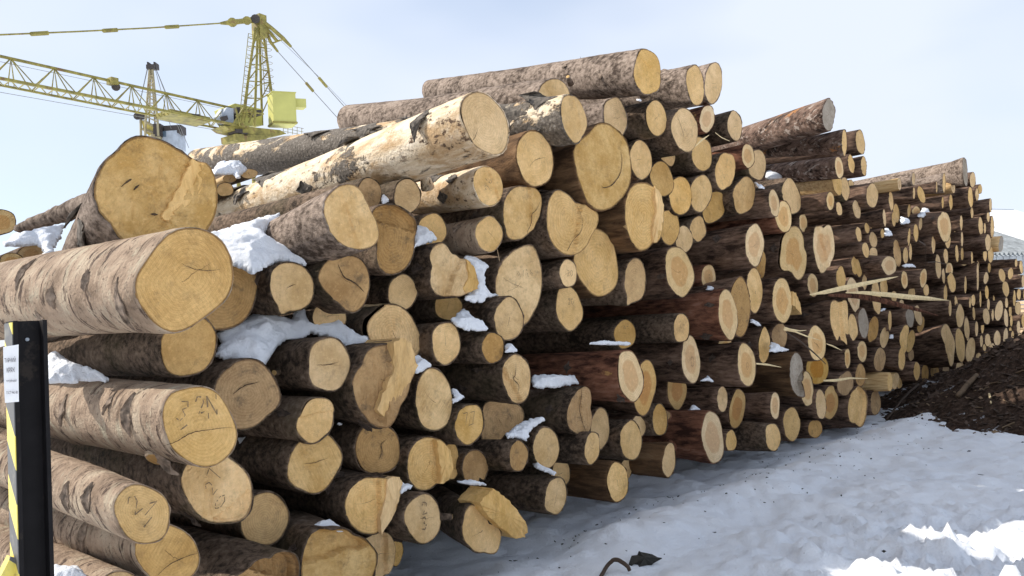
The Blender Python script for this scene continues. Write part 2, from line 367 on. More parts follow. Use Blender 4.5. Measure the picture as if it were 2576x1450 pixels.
# id zone x0 y0 x1 y1 tilt bark face p | label      (p: number = fixed, - = settle, b = behind its neighbours)
LOGS = '''
big A 875 665 1505 1325 8 f c .95 | thick pinkish log jutting out at left above the black post, rough-sawn round end
huge A 595 60 1392 760 0 g e .45 | widest log end of all, pale angular cut standing against the sky at upper left
lf1 A -80 540 105 715 0 s h -2.6 | half-hidden round log end at the left edge against the sky
lf2 A -10 820 160 955 0 s h -1.7 | left of two small log ends with brown hearts at the left edge
lf3 A 105 765 300 930 0 s h -1.8 | right of two small log ends with brown hearts near the left edge
under B 915 -60 1260 305 5 s c .5 | brown log end tucked straight under the big jutting pinkish log
m27 B 932 345 1368 822 -8 f a .85 | pinkish log with faded marker signs and a crack, beside the black post
m18 B 1042 715 1462 1160 -12 s a .6 | log end with faint numbers just below right of the cracked pinkish log
m24 B 655 912 988 1268 -8 f a .9 | pinkish log with two pen strokes on its end, second up at lower left
lowl B 520 1420 880 1790 0 f a .5 | -
bot B 775 1140 1152 1500 -10 f c .7 | lowest pinkish log at the bottom left corner with one curved crack
d6 D -30 860 375 1340 15 s w .1 | brown weathered log end squeezed right behind the big jutting pinkish log
d7 D 445 880 745 1225 0 s a .25 | round log end with a torn splinter at its bottom, below the snow slope
d8 D 790 375 1155 815 0 g e .5 | scaly grey log with an oblong slanting end under the white stripped log
d9 D 1010 335 1175 545 0 s w -.05 | small log end with a pen ring peeping out above the oblong slanting end
d10 D 1245 340 1425 580 0 s a .0 | round pale log end touching the underside of the white stripped log
d11 D 1105 505 1400 970 0 s w .25 | log end with a pale band over a dark brown hollow
d12 D 1400 565 1595 790 0 s a .0 | round log end with a snow wedge at its lower left, beside the brown hollow end
d13 D 750 835 1100 1220 0 s w .25 | dirty blackened log end under the scaly grey log
d14 D 1205 960 1405 1200 0 s a .05 | round log end with concentric rings right of the blackened end
d15 F 20 290 370 705 0 s e .3 | split knobbly log end left of the hanging snow drip
d16 D 715 1145 955 1330 0 s a .05 | small log end sunk halfway into the large snow drift
d17 D 1030 1150 1435 1500 0 s a .15 | blunt log end with a frayed dark rim right of the snow drift
d18 F 62 670 275 880 0 s a -.1 | plain log end just under the split knobbly one
s19 D 150 316 238 372 0 d a -2.6 | upper of the tiny log ends glimpsed between the huge end and the white log
s20 D 105 370 220 465 0 s a -2.4 | lower of the tiny log ends glimpsed beside the huge end
s21 D 262 280 375 350 0 s a -2.5 | tiny log end under snow below the peeling upper log
birch E 625 480 970 945 -14 b a .75 | long white stripped log with a big pale end, bridging the upper left
dead E 1345 500 1530 855 -8 k a .5 | peeling grey log with a small oval end, above the white stripped log
top H 243 -10 443 337 -6 g a .35 | highest log on the pile with long bare grey bark against the sky
e25 E 1180 380 1420 700 0 g a .1 | long dark-grey log lying just under the highest log
e26 E 1025 755 1295 1185 -6 n a .15 | egg-shaped log end just right of the white stripped log's end
e27 E 705 1020 925 1320 -12 b a .3 | short birch log with black and white bark and a pen mark on its end
e29 F 565 -100 840 300 0 s e .05 | blunt log end with a long crack along its right side
e30 F 880 -85 1245 410 0 s a .3 | two-lobed wide log end in the middle of the pile
e31 H 18 340 200 640 -6 g a .05 | oval log end just above the burl-swollen end
burl E 1430 700 1861 1356 0 n e .35 | giant burl-swollen log end with a dark curved crack
h33 H 625 100 755 410 -4 g a .25 | second log in the top row against the sky
h34 H 757 83 887 397 4 g a .1 | third and rightmost log in the top row against the sky
h35 H 328 360 487 632 -4 s a .15 | log end right under the highest log's end
h36 H 517 415 708 745 -4 s a .2 | large log end with scratches under the second top-row log
h37 H 720 395 833 605 4 r h .1 | small log end with a red-brown heart under the third top-row log
h38 H 922 440 1033 662 -4 s a .0 | rough-edged log end at the right shoulder of the highest stack
h39 H 215 645 378 948 -4 s a .1 | log end touching the burl-swollen end on its right
h40 H 403 615 546 850 -8 s c -.05 | yellow log end with a pointed bottom, below the scratched large one
h41 H 662 625 815 885 -4 s a .1 | pale scratched log end under the small red-hearted one
h42 H 832 742 982 1015 8 s c .1 | leaf-shaped yellow log end at the right of the highest stack
h43 H 1025 678 1122 860 -4 r h .15 | small pale-hearted log end overlapping its right neighbour below the sky step
h44 H 1075 720 1208 948 0 s a .0 | log end half covered by the small pale-hearted one
h45 H 367 800 533 1068 -8 s c .0 | yellow log end touching the burl-swollen end at lower right
h46 H 497 915 668 1200 0 s c .05 | deep yellow sawdusty log end in the middle of a close cluster
h47 H 650 900 812 1180 4 s a .05 | pale log end right of the deep yellow sawdusty one
h48 H 742 1018 910 1262 12 s c -.05 | yellow log end leaning right below the pale one
h49 H 960 918 1127 1192 6 s c .1 | fuzzy-rimmed yellow log end right of the close cluster
h50 H 177 958 455 1462 -5 n a .3 | large log end with a loose slab on its right edge
h51 H 430 1148 580 1420 0 s c .0 | log end hugging the loose slab's right side
h52 I 480 5 660 275 0 s a -.1 | small dull log end peeping between the slab end's neighbours
h53 H 650 1203 772 1393 0 s c .0 | small round log end below the leaning yellow one
h54 H 1222 1010 1303 1212 -6 p h .1 | narrow log end left in a trio right of the fuzzy-rimmed one
h55 H 1320 930 1455 1195 -10 s a .05 | large pale log end at the top of a trio with a snow patch behind
h56 H 1265 1085 1390 1330 -8 r h .15 | log end with a circled pen mark, lowest of the trio
h58 I 1160 -20 1345 405 0 p h .3 | tall oval pine end with a tan heart on a thick dark log
h60 I 1475 10 1760 540 0 p h .2 | large lumpy flat log end with a small dark hole
k63 H 1610 350 1705 590 0 q g .7 | notched log sticking up at the top of the right-hand stack
k64 K 645 40 697 302 0 q a .7 | long scaly log second from the top of the right-hand stack
k65 K 780 42 870 290 -6 p a .0 | log end against the sky right of the long scaly log
k66 K 580 300 662 525 -6 q h .45 | pine end just under the long scaly log
k67 K 705 285 770 470 -8 p a .1 | -
k68 K 830 300 888 495 -4 p a -.1 | -
k69 K 556 450 650 680 -8 d a .4 | bright stripped yellow log under the scaly logs
k70 K 635 500 722 735 -6 s a .1 | -
k61 H 1640 1025 1700 1165 0 p h .5 | small pine end on a dark log with a sunlit spot
k62 H 1710 1100 1757 1205 -8 p a .2 | -
k73 K 750 725 830 910 -8 p a .15 | -
k74 K 880 560 1000 805 0 p a .3 | squarish log end under a sunlit stub at the right-hand stack
k75 K 705 530 765 612 -6 p a -.1 | -
k76 K 1185 510 1220 635 -4 d h .3 | orange stripped log below the far skyline
k77 K 1100 635 1145 835 -4 p a .15 | -
k78 K 1140 760 1205 950 -4 p a b | -
k79 K 1042 810 1075 990 -4 p a .2 | -
k80 K 1128 835 1167 990 -4 p a .0 | -
k81 K 885 840 960 1005 0 p w -.1 | -
k82 K 780 980 838 1135 -8 p a .25 | -
k83 K 865 945 915 1050 -8 p a .0 | -
k84 K 843 1130 912 1290 -8 p a .25 | -
k85 K 905 1180 995 1310 0 p a .1 | -
k86 K 910 1030 990 1190 -6 p a .0 | -
k87 K 1018 1000 1060 1100 0 p a .0 | -
k88 K 1280 990 1310 1175 4 p a .25 | -
k89 K 1337 955 1388 1135 0 p a .05 | -
k90 K 1390 890 1425 1025 4 p a .0 | -
k91 K 1565 845 1710 1130 -6 p h .35 | large ragged brown-centred end in the far stack
k92 K 1645 1060 1700 1195 4 p a .1 | -
k93 K 1512 1060 1552 1245 0 p a .15 | -
k94 K 1143 1105 1220 1375 -6 p w .1 | -
k95 K 1235 1180 1290 1345 0 p a .0 | -
k96 K 1295 1140 1325 1315 0 p a .0 | -
k97 K 1550 1250 1607 1490 -4 p a .1 | -
k98 K 1628 1190 1675 1350 -4 p a .0 | -
k99 K 1745 1155 1775 1330 -4 p a .15 | -
k100 K 1030 1265 1178 1455 0 p h .35 | round ringed log end standing out in the right-hand stack
k101 K 230 850 315 1040 -4 p h .05 | -
k102 K 368 970 555 1445 0 p h .15 | tall ragged end split by a slanting dark groove
k104 K 733 1310 845 1440 -5 p a .1 | small square-cut log end in the right-hand stack
k105 K 910 1315 1010 1460 0 p a .1 | -
k103 L 262 298 333 470 -4 p a .1 | -
k106 K 1322 455 1356 590 0 g a .15 | -
k108 K 1618 460 1650 660 0 g a .2 | -
k107 K 1815 308 1862 600 -4 g g .4 | upswept grey log rising highest on the far skyline
k109 K 1700 540 1743 660 -4 d a .1 | -
k110 K 1553 545 1572 660 0 p a .1 | -
k111 K 1330 600 1356 720 0 p a .1 | -
k112 K 1378 590 1450 760 -15 p a .1 | -
k113 K 1610 690 1632 812 0 p a .15 | -
k114 K 1680 665 1718 830 0 p a .1 | -
k115 K 1280 760 1312 900 4 p a -.05 | -
k116 K 1320 788 1410 892 0 p h -.15 | -
k117 K 1785 870 1815 1025 0 p a .1 | -
m120 M 505 160 550 275 0 p a .05 | -
m121 M 565 248 597 320 0 p a .0 | -
m122 M 645 350 667 455 0 p a .25 | short log with an orange sunlit top left of the warehouse roof
m123 M 493 265 530 420 -4 p a .2 | -
m124 M 510 415 533 498 0 p a .1 | -
m125 M 545 275 572 380 0 p a .0 | -
m126 M 570 370 593 468 0 p a .0 | -
m128 M 568 485 602 618 -4 p a .15 | tall pale end next to a small oval in the far stack
m129 M 605 530 625 608 0 p a .05 | -
m130 M 628 445 652 525 0 p a .05 | -
m131 M 655 480 682 640 0 p a .05 | -
m132 M 615 610 660 735 0 p a .2 | tall pale oval end left of the sunlit-topped greyish one
m133 M 635 700 680 818 0 p a .1 | -
m134 M 715 625 750 740 6 d g .2 | greyish end with a sunlit top just left of the warehouse eave
m135 M 510 625 558 668 0 p a -.1 | -
m135b M 490 660 525 705 0 p a -.15 | -
m137 M 440 590 459 705 0 p a .05 | -
m138 M 400 685 425 815 -3 p a .15 | -
m139 M 315 712 350 828 -3 p a .05 | -
m140 M 440 705 462 805 0 p a .0 | -
m140b M 425 775 498 840 0 p h -.2 | -
m143 M 303 855 328 975 -3 p a .05 | -
m142 M 330 815 385 920 0 p h -.05 | -
m144 M 345 890 405 1035 -8 p a .1 | long tapering end in the far stack, narrow at the bottom
m145 M 316 975 344 1110 0 p a .05 | -
m146 M 465 910 484 1045 0 p a .15 | -
m147 M 555 810 572 1030 0 p a .05 | -
m148 M 605 885 642 975 6 p a .1 | -
m149 M 635 815 660 892 0 p a .0 | -
m150 M 600 720 632 808 0 p a .1 | -
m151 M 690 795 708 865 0 p a .0 | -
m152 M 715 860 765 958 -8 p a .2 | wedge-like pale end below the warehouse eave
m153 M 780 855 822 940 6 p a .15 | -
m154 M 832 790 852 850 0 p a .45 | dark log with a small end jutting out over the warehouse wall
m155 M 866 800 892 900 -4 p a .2 | -
m156 M 853 895 874 940 0 p a .0 | -
m157 M 742 950 792 1065 -6 p a .2 | widest pale end below the wedge-like one near the right edge
m158 M 615 980 644 1085 -3 p a .05 | -
m159 M 575 1020 591 1145 0 p a .05 | -
m160 M 515 1045 547 1135 0 p a .05 | -
m161 M 351 1088 375 1210 0 p a .15 | -
m162 M 395 1055 418 1155 -5 p a .05 | -
m163 M 404 1120 466 1290 0 p a .1 | knobbly pale end low in the far stack
m164 M 465 1210 504 1378 -3 p a .05 | -
m165 M 543 1240 568 1355 0 p a .05 | -
m166 M 600 1145 652 1270 -5 p a .1 | -
m167 M 525 1135 547 1238 -3 p a .0 | -
m168 M 688 1090 747 1242 8 p a .15 | slanting drop-shaped end low near the right edge
m169 M 760 1068 785 1150 0 p a .05 | -
m170 M 753 1150 785 1288 -4 p a .1 | -
m171 M 788 1120 811 1212 0 p a .0 | -
m172 M 798 1190 817 1285 0 p a .0 | -
m173 M 818 1015 840 1138 0 p a .15 | -
m174 M 833 1100 878 1198 0 p a .15 | broad pale end at the very right edge
m175 M 846 1005 878 1088 0 p a .0 | -
m176 M 845 1235 872 1335 0 p a .1 | -
m177 M 630 1075 652 1168 0 p a .0 | -
m178 M 663 1150 682 1242 0 p a .05 | -
m179 M 586 1220 610 1335 0 p a .0 | -
m180 M 615 1330 657 1428 0 p a .1 | -
m181 M 678 1310 732 1422 0 p a .1 | ragged pale end just above the mulch heap near the right edge
m182 M 748 1290 784 1408 4 p a .1 | -
m183 M 806 1310 828 1372 0 p a .05 | -
m184 M 578 1340 602 1432 0 p a .0 | -
m185 M 853 1330 882 1392 0 p a .05 | -
m186 M 673 1050 689 1132 0 p a .0 | -
m187 M 552 800 575 862 0 p a -.05 | -
m188 M 525 805 545 860 0 p a -.05 | -
m189 M 512 735 530 830 0 p a .1 | -
m190 M 500 1065 516 1150 0 p a .05 | -
m191 M 640 1380 664 1450 0 p a .05 | -
m192 M 600 1405 626 1460 0 p a .05 | -
m193 M 655 1400 690 1460 0 p a .05 | -
m194 M 735 1370 760 1430 0 p a .0 | -
m195 M 790 1285 812 1340 0 p a .0 | -
m196 M 880 905 905 1000 0 p a .1 | -
m197 M 893 1010 915 1090 0 p a .05 | -
m198 M 880 1190 905 1290 0 p a .05 | -
m199 M 455 325 480 395 0 p a -.1 | -
m200 M 385 520 410 600 0 p a -.1 | -
m201 M 470 760 492 800 0 p a -.2 | -
l188 L 52 350 135 525 -5 p h .1 | pale flat log end left of the long splinters' root
l189 L 340 375 430 635 -6 p h .1 | -
l190 L 448 355 488 475 0 p a .05 | -
l191 L 520 395 585 650 -4 p a .1 | -
l192 L 578 385 640 510 0 p a .0 | -
l193 L 635 370 690 475 0 p a -.05 | -
l194 L 733 330 783 467 -4 p h .2 | -
l195 L 868 315 921 457 4 p h .25 | oval brown-hearted end above a small round one, right-hand stack
l196 L 893 430 938 518 0 p a .05 | -
l197 L 783 447 838 550 0 p a .05 | -
l198 L 660 475 705 562 0 p a .0 | -
l199 L 718 540 755 602 0 p a .0 | -
l200 L 217 545 342 880 0 p a .3 | forked log end with two long downward prongs
l201 L 345 643 420 842 -6 p a .2 | yellow oval end, left of a close pair below the splinters
l202 L 422 600 499 828 -4 p g .15 | greyish white oval end, right of a close pair below the splinters
l203 L 490 660 570 855 8 p w .05 | -
l204 L 638 615 666 770 0 p a .15 | -
l205 L 578 740 645 895 6 p a .1 | -
l206 L 765 600 830 745 -4 p g .1 | -
l207 L 828 580 885 730 -12 p a .1 | -
l207b L 850 660 903 785 10 p w .0 | -
l208 L 55 727 190 990 -4 p h .3 | large pine end with a red-brown heart crossed by a thin stick
l209 L 40 930 210 1160 0 p o .1 | orange log end hidden behind the large red-brown-hearted one
l210 L 322 890 366 1047 0 p h .15 | -
l211 L 413 838 488 997 -3 p h .2 | small brown-hearted oval end low in the right-hand stack
l212 L 535 885 622 1070 4 p w .1 | -
l213 L 712 740 790 1065 8 p a .1 | tall narrow splintered end next to the dark hollow
l214 L 665 830 728 990 -8 p g .0 | -
l213b L 770 760 832 930 10 p a .0 | -
l213c L 783 895 828 990 0 p w -.1 | -
l215 L 823 990 872 1130 0 p a .25 | thick short log beside the mulch heap
l216 L 633 1068 672 1210 0 d a .25 | small debarked log at the bottom beside the mulch heap
l217 L 660 1070 722 1190 8 d a .1 | -
l218 L 700 1105 743 1190 0 p a .0 | -
l219 L 270 1060 390 1242 4 p w .1 | -
l220 L 400 1005 478 1175 0 p w .1 | -
l221 L 0 1058 100 1325 -4 p h .1 | pale pine end peeping past the broken grey-ended log
l222 L 113 1185 190 1420 -3 p a .2 | narrow pale end overlapping a broad orange one near the snow
l223 L 160 1160 277 1420 4 p o .1 | broad orange end behind the narrow pale one near the snow
l224 L 345 1185 490 1437 0 p a .2 | torn log end with a strip of split fibres, last before the mulch heap
x1 L 880 1010 935 1150 0 p w -.1 | -
x2 L 945 1005 1010 1120 0 p w -.1 | -
x3 L 1030 1010 1085 1110 0 p w -.1 | -
x4 L 1130 985 1190 1075 0 p a -.1 | -
x5 L 1200 970 1260 1060 0 p w -.1 | -
x6 L 1272 925 1318 1020 0 p a -.05 | -
x7 L 1330 905 1380 1000 0 p w -.1 | -
x8 L 1400 885 1440 970 0 p w -.1 | -
x9 L 1460 860 1500 950 0 p w -.1 | -
x10 L 1520 850 1560 930 0 p w -.1 | -
l225 L 508 1198 588 1382 0 p w .05 | dull log end half buried at the foot of the mulch heap
l226 L 1015 785 1120 1028 0 p a .2 | wedge-shaped log end on a thick dark log
l227 L 1126 745 1197 1000 -4 p a .1 | -
l228 L 1193 665 1230 842 -3 p a .05 | -
l229 L 1200 815 1272 1000 6 p a .0 | -
i230 I 385 203 665 700 -8 p h .3 | large pine end with a broad tan heart leaning left
i231 I -5 312 203 760 6 s c .15 | long drop-shaped yellow end hanging to a pointed tip
i232 I 738 375 880 632 0 r h -.1 | small pine end with a pen zero and a bit of snow at its foot
i233 I 900 625 1088 1115 -7 r h .45 | tall pale end on a red-barked log with bare patches
i234 I 1000 500 1215 1092 0 p w .25 | dull broad end behind the tall pale red-barked one
i235 I 1175 403 1330 860 -3 p a .15 | tall oval end with a pen nine
i236 I 1250 210 1365 525 0 p w .0 | -
i237 I 1422 505 1612 955 -3 p h .25 | tall oval pine end with a pen zero in its heart, beside a splinter
i240 I 465 850 628 1145 0 s c .25 | yellow end marked 24 on a dark grey log
i241 F 1368 865 1532 1085 0 s c -.05 | yellow end with a faint number left of the one marked 24
i242 J 545 98 725 577 -4 p h .25 | tall pine end with a bold pen zero
i243 J 893 100 1047 370 0 p h .0 | -
i244 J 1085 168 1266 605 -4 p h .25 | tall pine end with a pen zero and a nibbled left side
i245 J 1283 20 1406 375 2 p a .15 | -
i246 J 1415 -20 1575 240 0 p w .1 | -
j247 G 1393 -10 1580 388 -6 r h .45 | tall two-tone pine end on a red log under a thin snow line
j248 G 1510 65 1675 480 4 p o .2 | orange-hearted pine end just behind the tall two-tone one
j249 J 400 440 600 825 0 p o -.1 | orange half-moon end squeezed under a thick dark log
j250 J 888 588 996 850 0 p a .15 | -
j251 J 1000 615 1166 1005 6 p o .0 | orange end half covered by hanging bark
j252 J 1403 643 1500 920 0 p h .25 | narrow oval end on a dark log with an orange knot
j255 J 1528 785 1691 1130 0 p a .2 | oval end resting just above the snow, fourth from the mulch heap
j256 J 1355 940 1506 1230 -3 s a .3 | rough whitish end lying on the snow
j257 J 970 1010 1082 1230 0 p a .05 | small end between the big reddish log and the rough whitish one
j258 J 742 825 957 1350 -4 r h .35 | big reddish log with a cut branch stub, resting on the snow
j259 G 1720 665 1818 935 4 n a .35 | half-peeled log with a narrow end, left of the big reddish one on the snow
j260 G 1643 388 1762 625 0 s c .1 | plain yellow oval end above the half-peeled log
j261 G 1412 505 1575 808 0 s a .2 | lumpy grey-stained end with a dark pith spot
j262 G 1495 470 1603 640 0 p a .0 | -
brk J 1590 255 1760 705 0 n g .35 | broken-off log with a slanting grey top and a torn underside
j265 J 1765 915 1912 1095 0 p w .1 | -
g266 G 1313 805 1478 1108 -3 n a .35 | half-barked log with a smooth pale end touching the snow
g267 G 1415 785 1502 945 0 s a .0 | -
g268 G 1153 588 1272 835 4 s a .4 | narrow log end jutting out below the split square one
g269 G 1198 410 1342 735 4 s a .1 | leaf-shaped end with a dark pith behind the jutting narrow one
g270 G 1020 255 1187 622 0 s w .3 | squarish log end with a vertical split
g271 G 778 553 976 868 0 s a .3 | oval end with a dark upper rim under a snow tongue
g272 G 608 650 750 888 0 s w .35 | small dark-barked log with blotchy end left of the snow tongue
g273 G 865 915 1030 1207 6 s a .4 | lowest rounded log end on the snow, centre of the picture
g274 G 910 785 1058 1000 0 s c .0 | -
g275 G 212 385 430 693 6 s a .35 | end with faded scribbles left of the triangular brown one
g276 G 405 365 725 690 0 s w .1 | triangular brown end with a sooty corner
g278 G 560 20 773 395 -4 s a .35 | cracked end with a torn lip at its lower side
g279 G -72 120 200 592 -4 s e .3 | tall end with a bristly bottom right of the double-slab end
g280 G -134 623 185 1020 0 s a .3 | stepped end with rows of tiny pen marks
g281 G 120 665 252 948 0 s c .05 | -
g282 G 265 720 465 985 0 s w .15 | dull round end with a bite at its lower right
split G 265 1080 560 1450 -8 s a .4 | split log at the bottom centre with a slab sprung open
c284 C 1175 970 1395 1262 0 s a .4 | end marked 32 in thick pen at the bottom
c285 C 612 68 873 390 0 s a .3 | clean round end under the big snow drift
c286 C 555 412 778 687 8 s a .35 | clean oval end just under the round one below the drift
c287 C 85 190 475 615 0 s w .3 | soiled flat-sided end right of the cracked pinkish log
c288 C 868 100 1228 612 10 s w .35 | end made of two slabs with a step between, at lower centre
c289 C 498 620 822 975 12 s e .3 | large round end with a knot under the two clean ones
c290 C 885 560 1162 868 0 s w .25 | grimy end with a star crack, left of the bristly one
c291 C 225 955 517 1282 6 s c .4 | round end at the lower left below the large knotty one
c292 C 825 870 1145 1215 0 s a .35 | stepped end with a torn right edge at the bottom
c293 C 575 1170 1030 1520 0 s e .5 | broad broken end at the bottom edge with a square step
c294 C 930 1180 1112 1480 0 s a .2 | -
c294b C 1080 1205 1174 1395 0 s a .05 | -
c295 C 150 1300 580 1640 0 s w .55 | dark log cut by the bottom edge, frayed pale end
f301 F 365 113 563 385 0 f a .2 | short log with sunlit top bark below the birch
f302 F 505 322 852 925 0 s e .1 | large leaf-shaped end with pen numbers, pointed at the top
f303 F 495 705 720 1025 0 s a .35 | round end overlapping the leaf-shaped one
f304 F 972 425 1105 640 0 s a .2 | small oval end with a tiny pen sign
f305 F 945 615 1143 955 -4 s a .1 | oval end with a knot under the small pen-signed one
f306 F 1083 193 1398 708 -6 n a .1 | broad smooth oval end in the middle
f307 F 42 878 263 1200 0 s a .25 | smooth oval end low in the middle, left of a small round one
f308 F 408 955 579 1190 0 s w .3 | small round end with grey streaks
'''
POLY = {  # outlines that are not oval, in the zone's own units
 'huge': [(770,750),(710,650),(620,550),(593,430),(615,320),(645,260),(740,170),(860,68),(970,70),(1130,140),(1240,215),(1340,260),(1380,350),(1392,430),(1375,600),(1325,690),(1220,770),(1000,800)],
 'd8': [(830,440),(900,385),(960,375),(1020,400),(1060,470),(1100,560),(1150,680),(1157,740),(1110,790),(1030,812),(960,800),(880,750),(830,690),(818,640),(790,560),(795,490)],
 'd11': [(1115,540),(1220,505),(1310,535),(1400,620),(1385,740),(1330,930),(1200,970),(1145,920),(1140,800),(1155,700),(1105,590)],
 'd13': [(750,980),(790,900),(860,845),(960,835),(1040,860),(1090,940),(1100,1010),(1085,1100),(1040,1190),(980,1220),(900,1160),(820,1090)],
 'd15': [(25,380),(90,310),(140,305),(190,380),(260,420),(330,480),(370,590),(360,640),(280,690),(180,705),(80,690),(40,640),(32,560),(50,480)],
 'd17': [(1035,1290),(1110,1200),(1240,1150),(1340,1200),(1400,1300),(1435,1400),(1410,1490),(1250,1510),(1120,1490),(1060,1400)],
 'd7': [(445,1040),(460,930),(520,885),(600,882),(680,915),(735,1000),(742,1080),(710,1160),(640,1200),(575,1205),(520,1235),(500,1170),(460,1110)],
 'c287': [(85,330),(160,240),(260,190),(340,200),(410,270),(450,340),(475,420),(465,460),(390,530),(300,600),(220,612),(110,560),(70,440)],
 'c288': [(870,320),(930,230),(955,150),(1010,118),(1075,112),(1130,80),(1185,100),(1215,180),(1228,240),(1190,330),(1130,470),(1090,570),(1060,610),(1000,590),(950,540),(880,400)],
 'c292': [(828,1040),(860,940),(930,885),(1000,875),(1060,880),(1120,872),(1148,900),(1130,1020),(1090,1120),(1020,1210),(960,1212),(880,1170),(835,1100)],
 'c293': [(575,1400),(610,1250),(660,1175),(760,1180),(900,1210),(990,1270),(1030,1320),(1010,1440),(960,1540),(760,1560),(600,1520)],
 'c295': [(160,1480),(260,1420),(400,1340),(500,1300),(560,1325),(580,1390),(560,1500),(450,1620),(250,1640)],
 'c294': [(930,1250),(1000,1200),(1060,1185),(1105,1240),(1112,1330),(1080,1430),(1030,1480),(950,1470)],
 'e29': [(565,60),(590,-40),(640,-90),(720,-100),(800,-85),(840,-30),(835,70),(800,170),(740,260),(660,298),(600,285),(575,200)],
 'e30': [(880,100),(900,-20),(950,-82),(1010,-60),(1090,20),(1180,62),(1245,90),(1240,170),(1190,260),(1130,370),(1060,410),(980,385),(920,320),(885,230)],
 'burl': [(1430,890),(1480,840),(1545,790),(1631,706),(1721,726),(1781,781),(1821,821),(1846,901),(1861,1031),(1856,1141),(1821,1221),(1761,1291),(1671,1346),(1631,1356),(1580,1330),(1530,1290),(1500,1190),(1460,1080),(1440,980)],
 'e27': [(708,1110),(740,1040),(790,1020),(850,1040),(900,1090),(922,1160),(915,1250),(870,1310),(820,1318),(770,1290),(730,1220)],
 'h60': [(1500,150),(1540,70),(1610,15),(1680,20),(1730,120),(1732,235),(1760,260),(1755,400),(1720,510),(1670,540),(1620,470),(1560,440),(1500,450),(1475,390),(1490,260)],
 'h42': [(832,900),(850,810),(885,748),(930,752),(968,765),(982,860),(965,950),(920,1000),(870,1015),(840,960)],
 'h40': [(403,690),(430,630),(470,615),(515,640),(545,730),(543,800),(520,850),(470,820),(425,770)],
 'h50': [(177,1180),(195,1050),(240,975),(300,958),(370,975),(420,1040),(452,1130),(450,1260),(415,1395),(385,1400),(355,1440),(290,1462),(230,1400),(190,1290)],
 'i231': [(-5,520),(15,400),(60,330),(110,312),(165,345),(200,450),(203,570),(180,690),(110,745),(55,760),(15,800),(8,740),(25,690),(0,640)],
 'f302': [(505,600),(530,500),(600,400),(680,345),(790,322),(830,420),(852,570),(840,700),(790,820),(720,920),(640,900),(560,800),(515,700)],
 'g276': [(405,480),(430,385),(520,365),(620,385),(715,420),(725,520),(650,560),(580,620),(500,680),(420,690),(405,600)],
 'g279': [(-72,330),(-40,200),(20,125),(90,130),(150,190),(195,300),(200,420),(170,540),(110,585),(40,592),(-20,560),(-60,450)],
 'g280': [(-134,860),(-120,740),(-70,660),(10,625),(90,640),(150,700),(180,780),(180,880),(150,950),(90,970),(10,1025),(-60,1015),(-115,960)],
 'split': [(265,1280),(285,1170),(340,1105),(400,1180),(470,1260),(560,1330),(548,1400),(530,1470),(430,1470),(320,1430),(275,1370)],
 'g270': [(1025,490),(1050,380),(1100,300),(1140,255),(1185,280),(1187,420),(1185,590),(1130,622),(1075,600),(1035,560)],
 'g282': [(268,830),(290,760),(350,720),(410,735),(450,790),(465,870),(450,900),(400,920),(430,960),(380,985),(310,975),(275,920)],
 'g269': [(1200,560),(1220,470),(1270,410),(1310,430),(1335,530),(1340,610),(1310,690),(1260,735),(1215,680)],
 'k102': [(372,1060),(385,980),(450,1000),(520,970),(550,1100),(555,1250),(520,1330),(480,1430),(440,1440),(400,1340),(372,1220)],
 'k91': [(1568,930),(1600,870),(1640,845),(1690,900),(1705,1000),(1690,1080),(1650,1130),(1600,1080),(1572,1000)],
 'k104': [(735,1325),(810,1310),(830,1375),(845,1432),(790,1440),(752,1430)],
 'l200': [(217,640),(225,550),(280,560),(325,545),(330,680),(342,800),(338,885),(310,860),(300,770),(285,800),(272,850),(240,780),(222,720)],
 'l226': [(1015,795),(1100,785),(1120,830),(1115,940),(1105,1020),(1085,1028),(1070,950),(1050,860)],
 'l213': [(740,760),(800,740),(775,830),(760,930),(745,1060),(715,1040),(712,970),(735,890),(722,800)],
 'l224': [(345,1350),(360,1250),(400,1190),(460,1187),(490,1230),(488,1350),(470,1435),(400,1437),(355,1420)],
 'brk': [(1590,460),(1600,340),(1650,255),(1700,300),(1725,440),(1728,480),(1690,520),(1720,560),(1755,690),(1700,700),(1640,660),(1600,560)],
 'h56': [(1265,1200),(1290,1130),(1330,1090),(1370,1120),(1390,1200),(1388,1270),(1350,1325),(1310,1310),(1280,1260)],
}
ENDP = {  # where a log's far end shows, its length and its taper: (x, y of the photograph, metres, taper)
 'big': (-420, 830, 4.2, .9), 'huge': (150, 830, 2.0, .6), 'birch': (470, 580, 4.6, .95), 'dead': (505, 415, 5.2, 1.05),
 'top': (1085, 232, 3.9, .72), 'e25': (885, 305, 3.4, 1.0), 'd8': (390, 775, 3.0, .9), 'm27': (-400, 950, 4.2, .85),
 'm24': (-420, 1015, 4.0, 1.0), 'bot': (-420, 1110, 4.0, 1.0), 'lowl': (-420, 1190, 4.0, 1.0), 'h33': (1240, 300, 4.0, .9), 'h34': (1330, 300, 4.0, .9),
 'k63': (1700, 400, 4.2, 1.0), 'k64': (1690, 385, 4.0, 1.0), 'k107': (2150, 470, 4.0, .55), 'k66': (1750, 452, 3.8, 1.0),
 'k69': (1750, 500, 3.8, 1.0), 'e27': (900, 520, 3.0, .9), 'e26': (900, 480, 3.8, .9), 'split': (900, 1120, 3.0, .9),
 'lf1': (-300, 640, 3, .95),
}
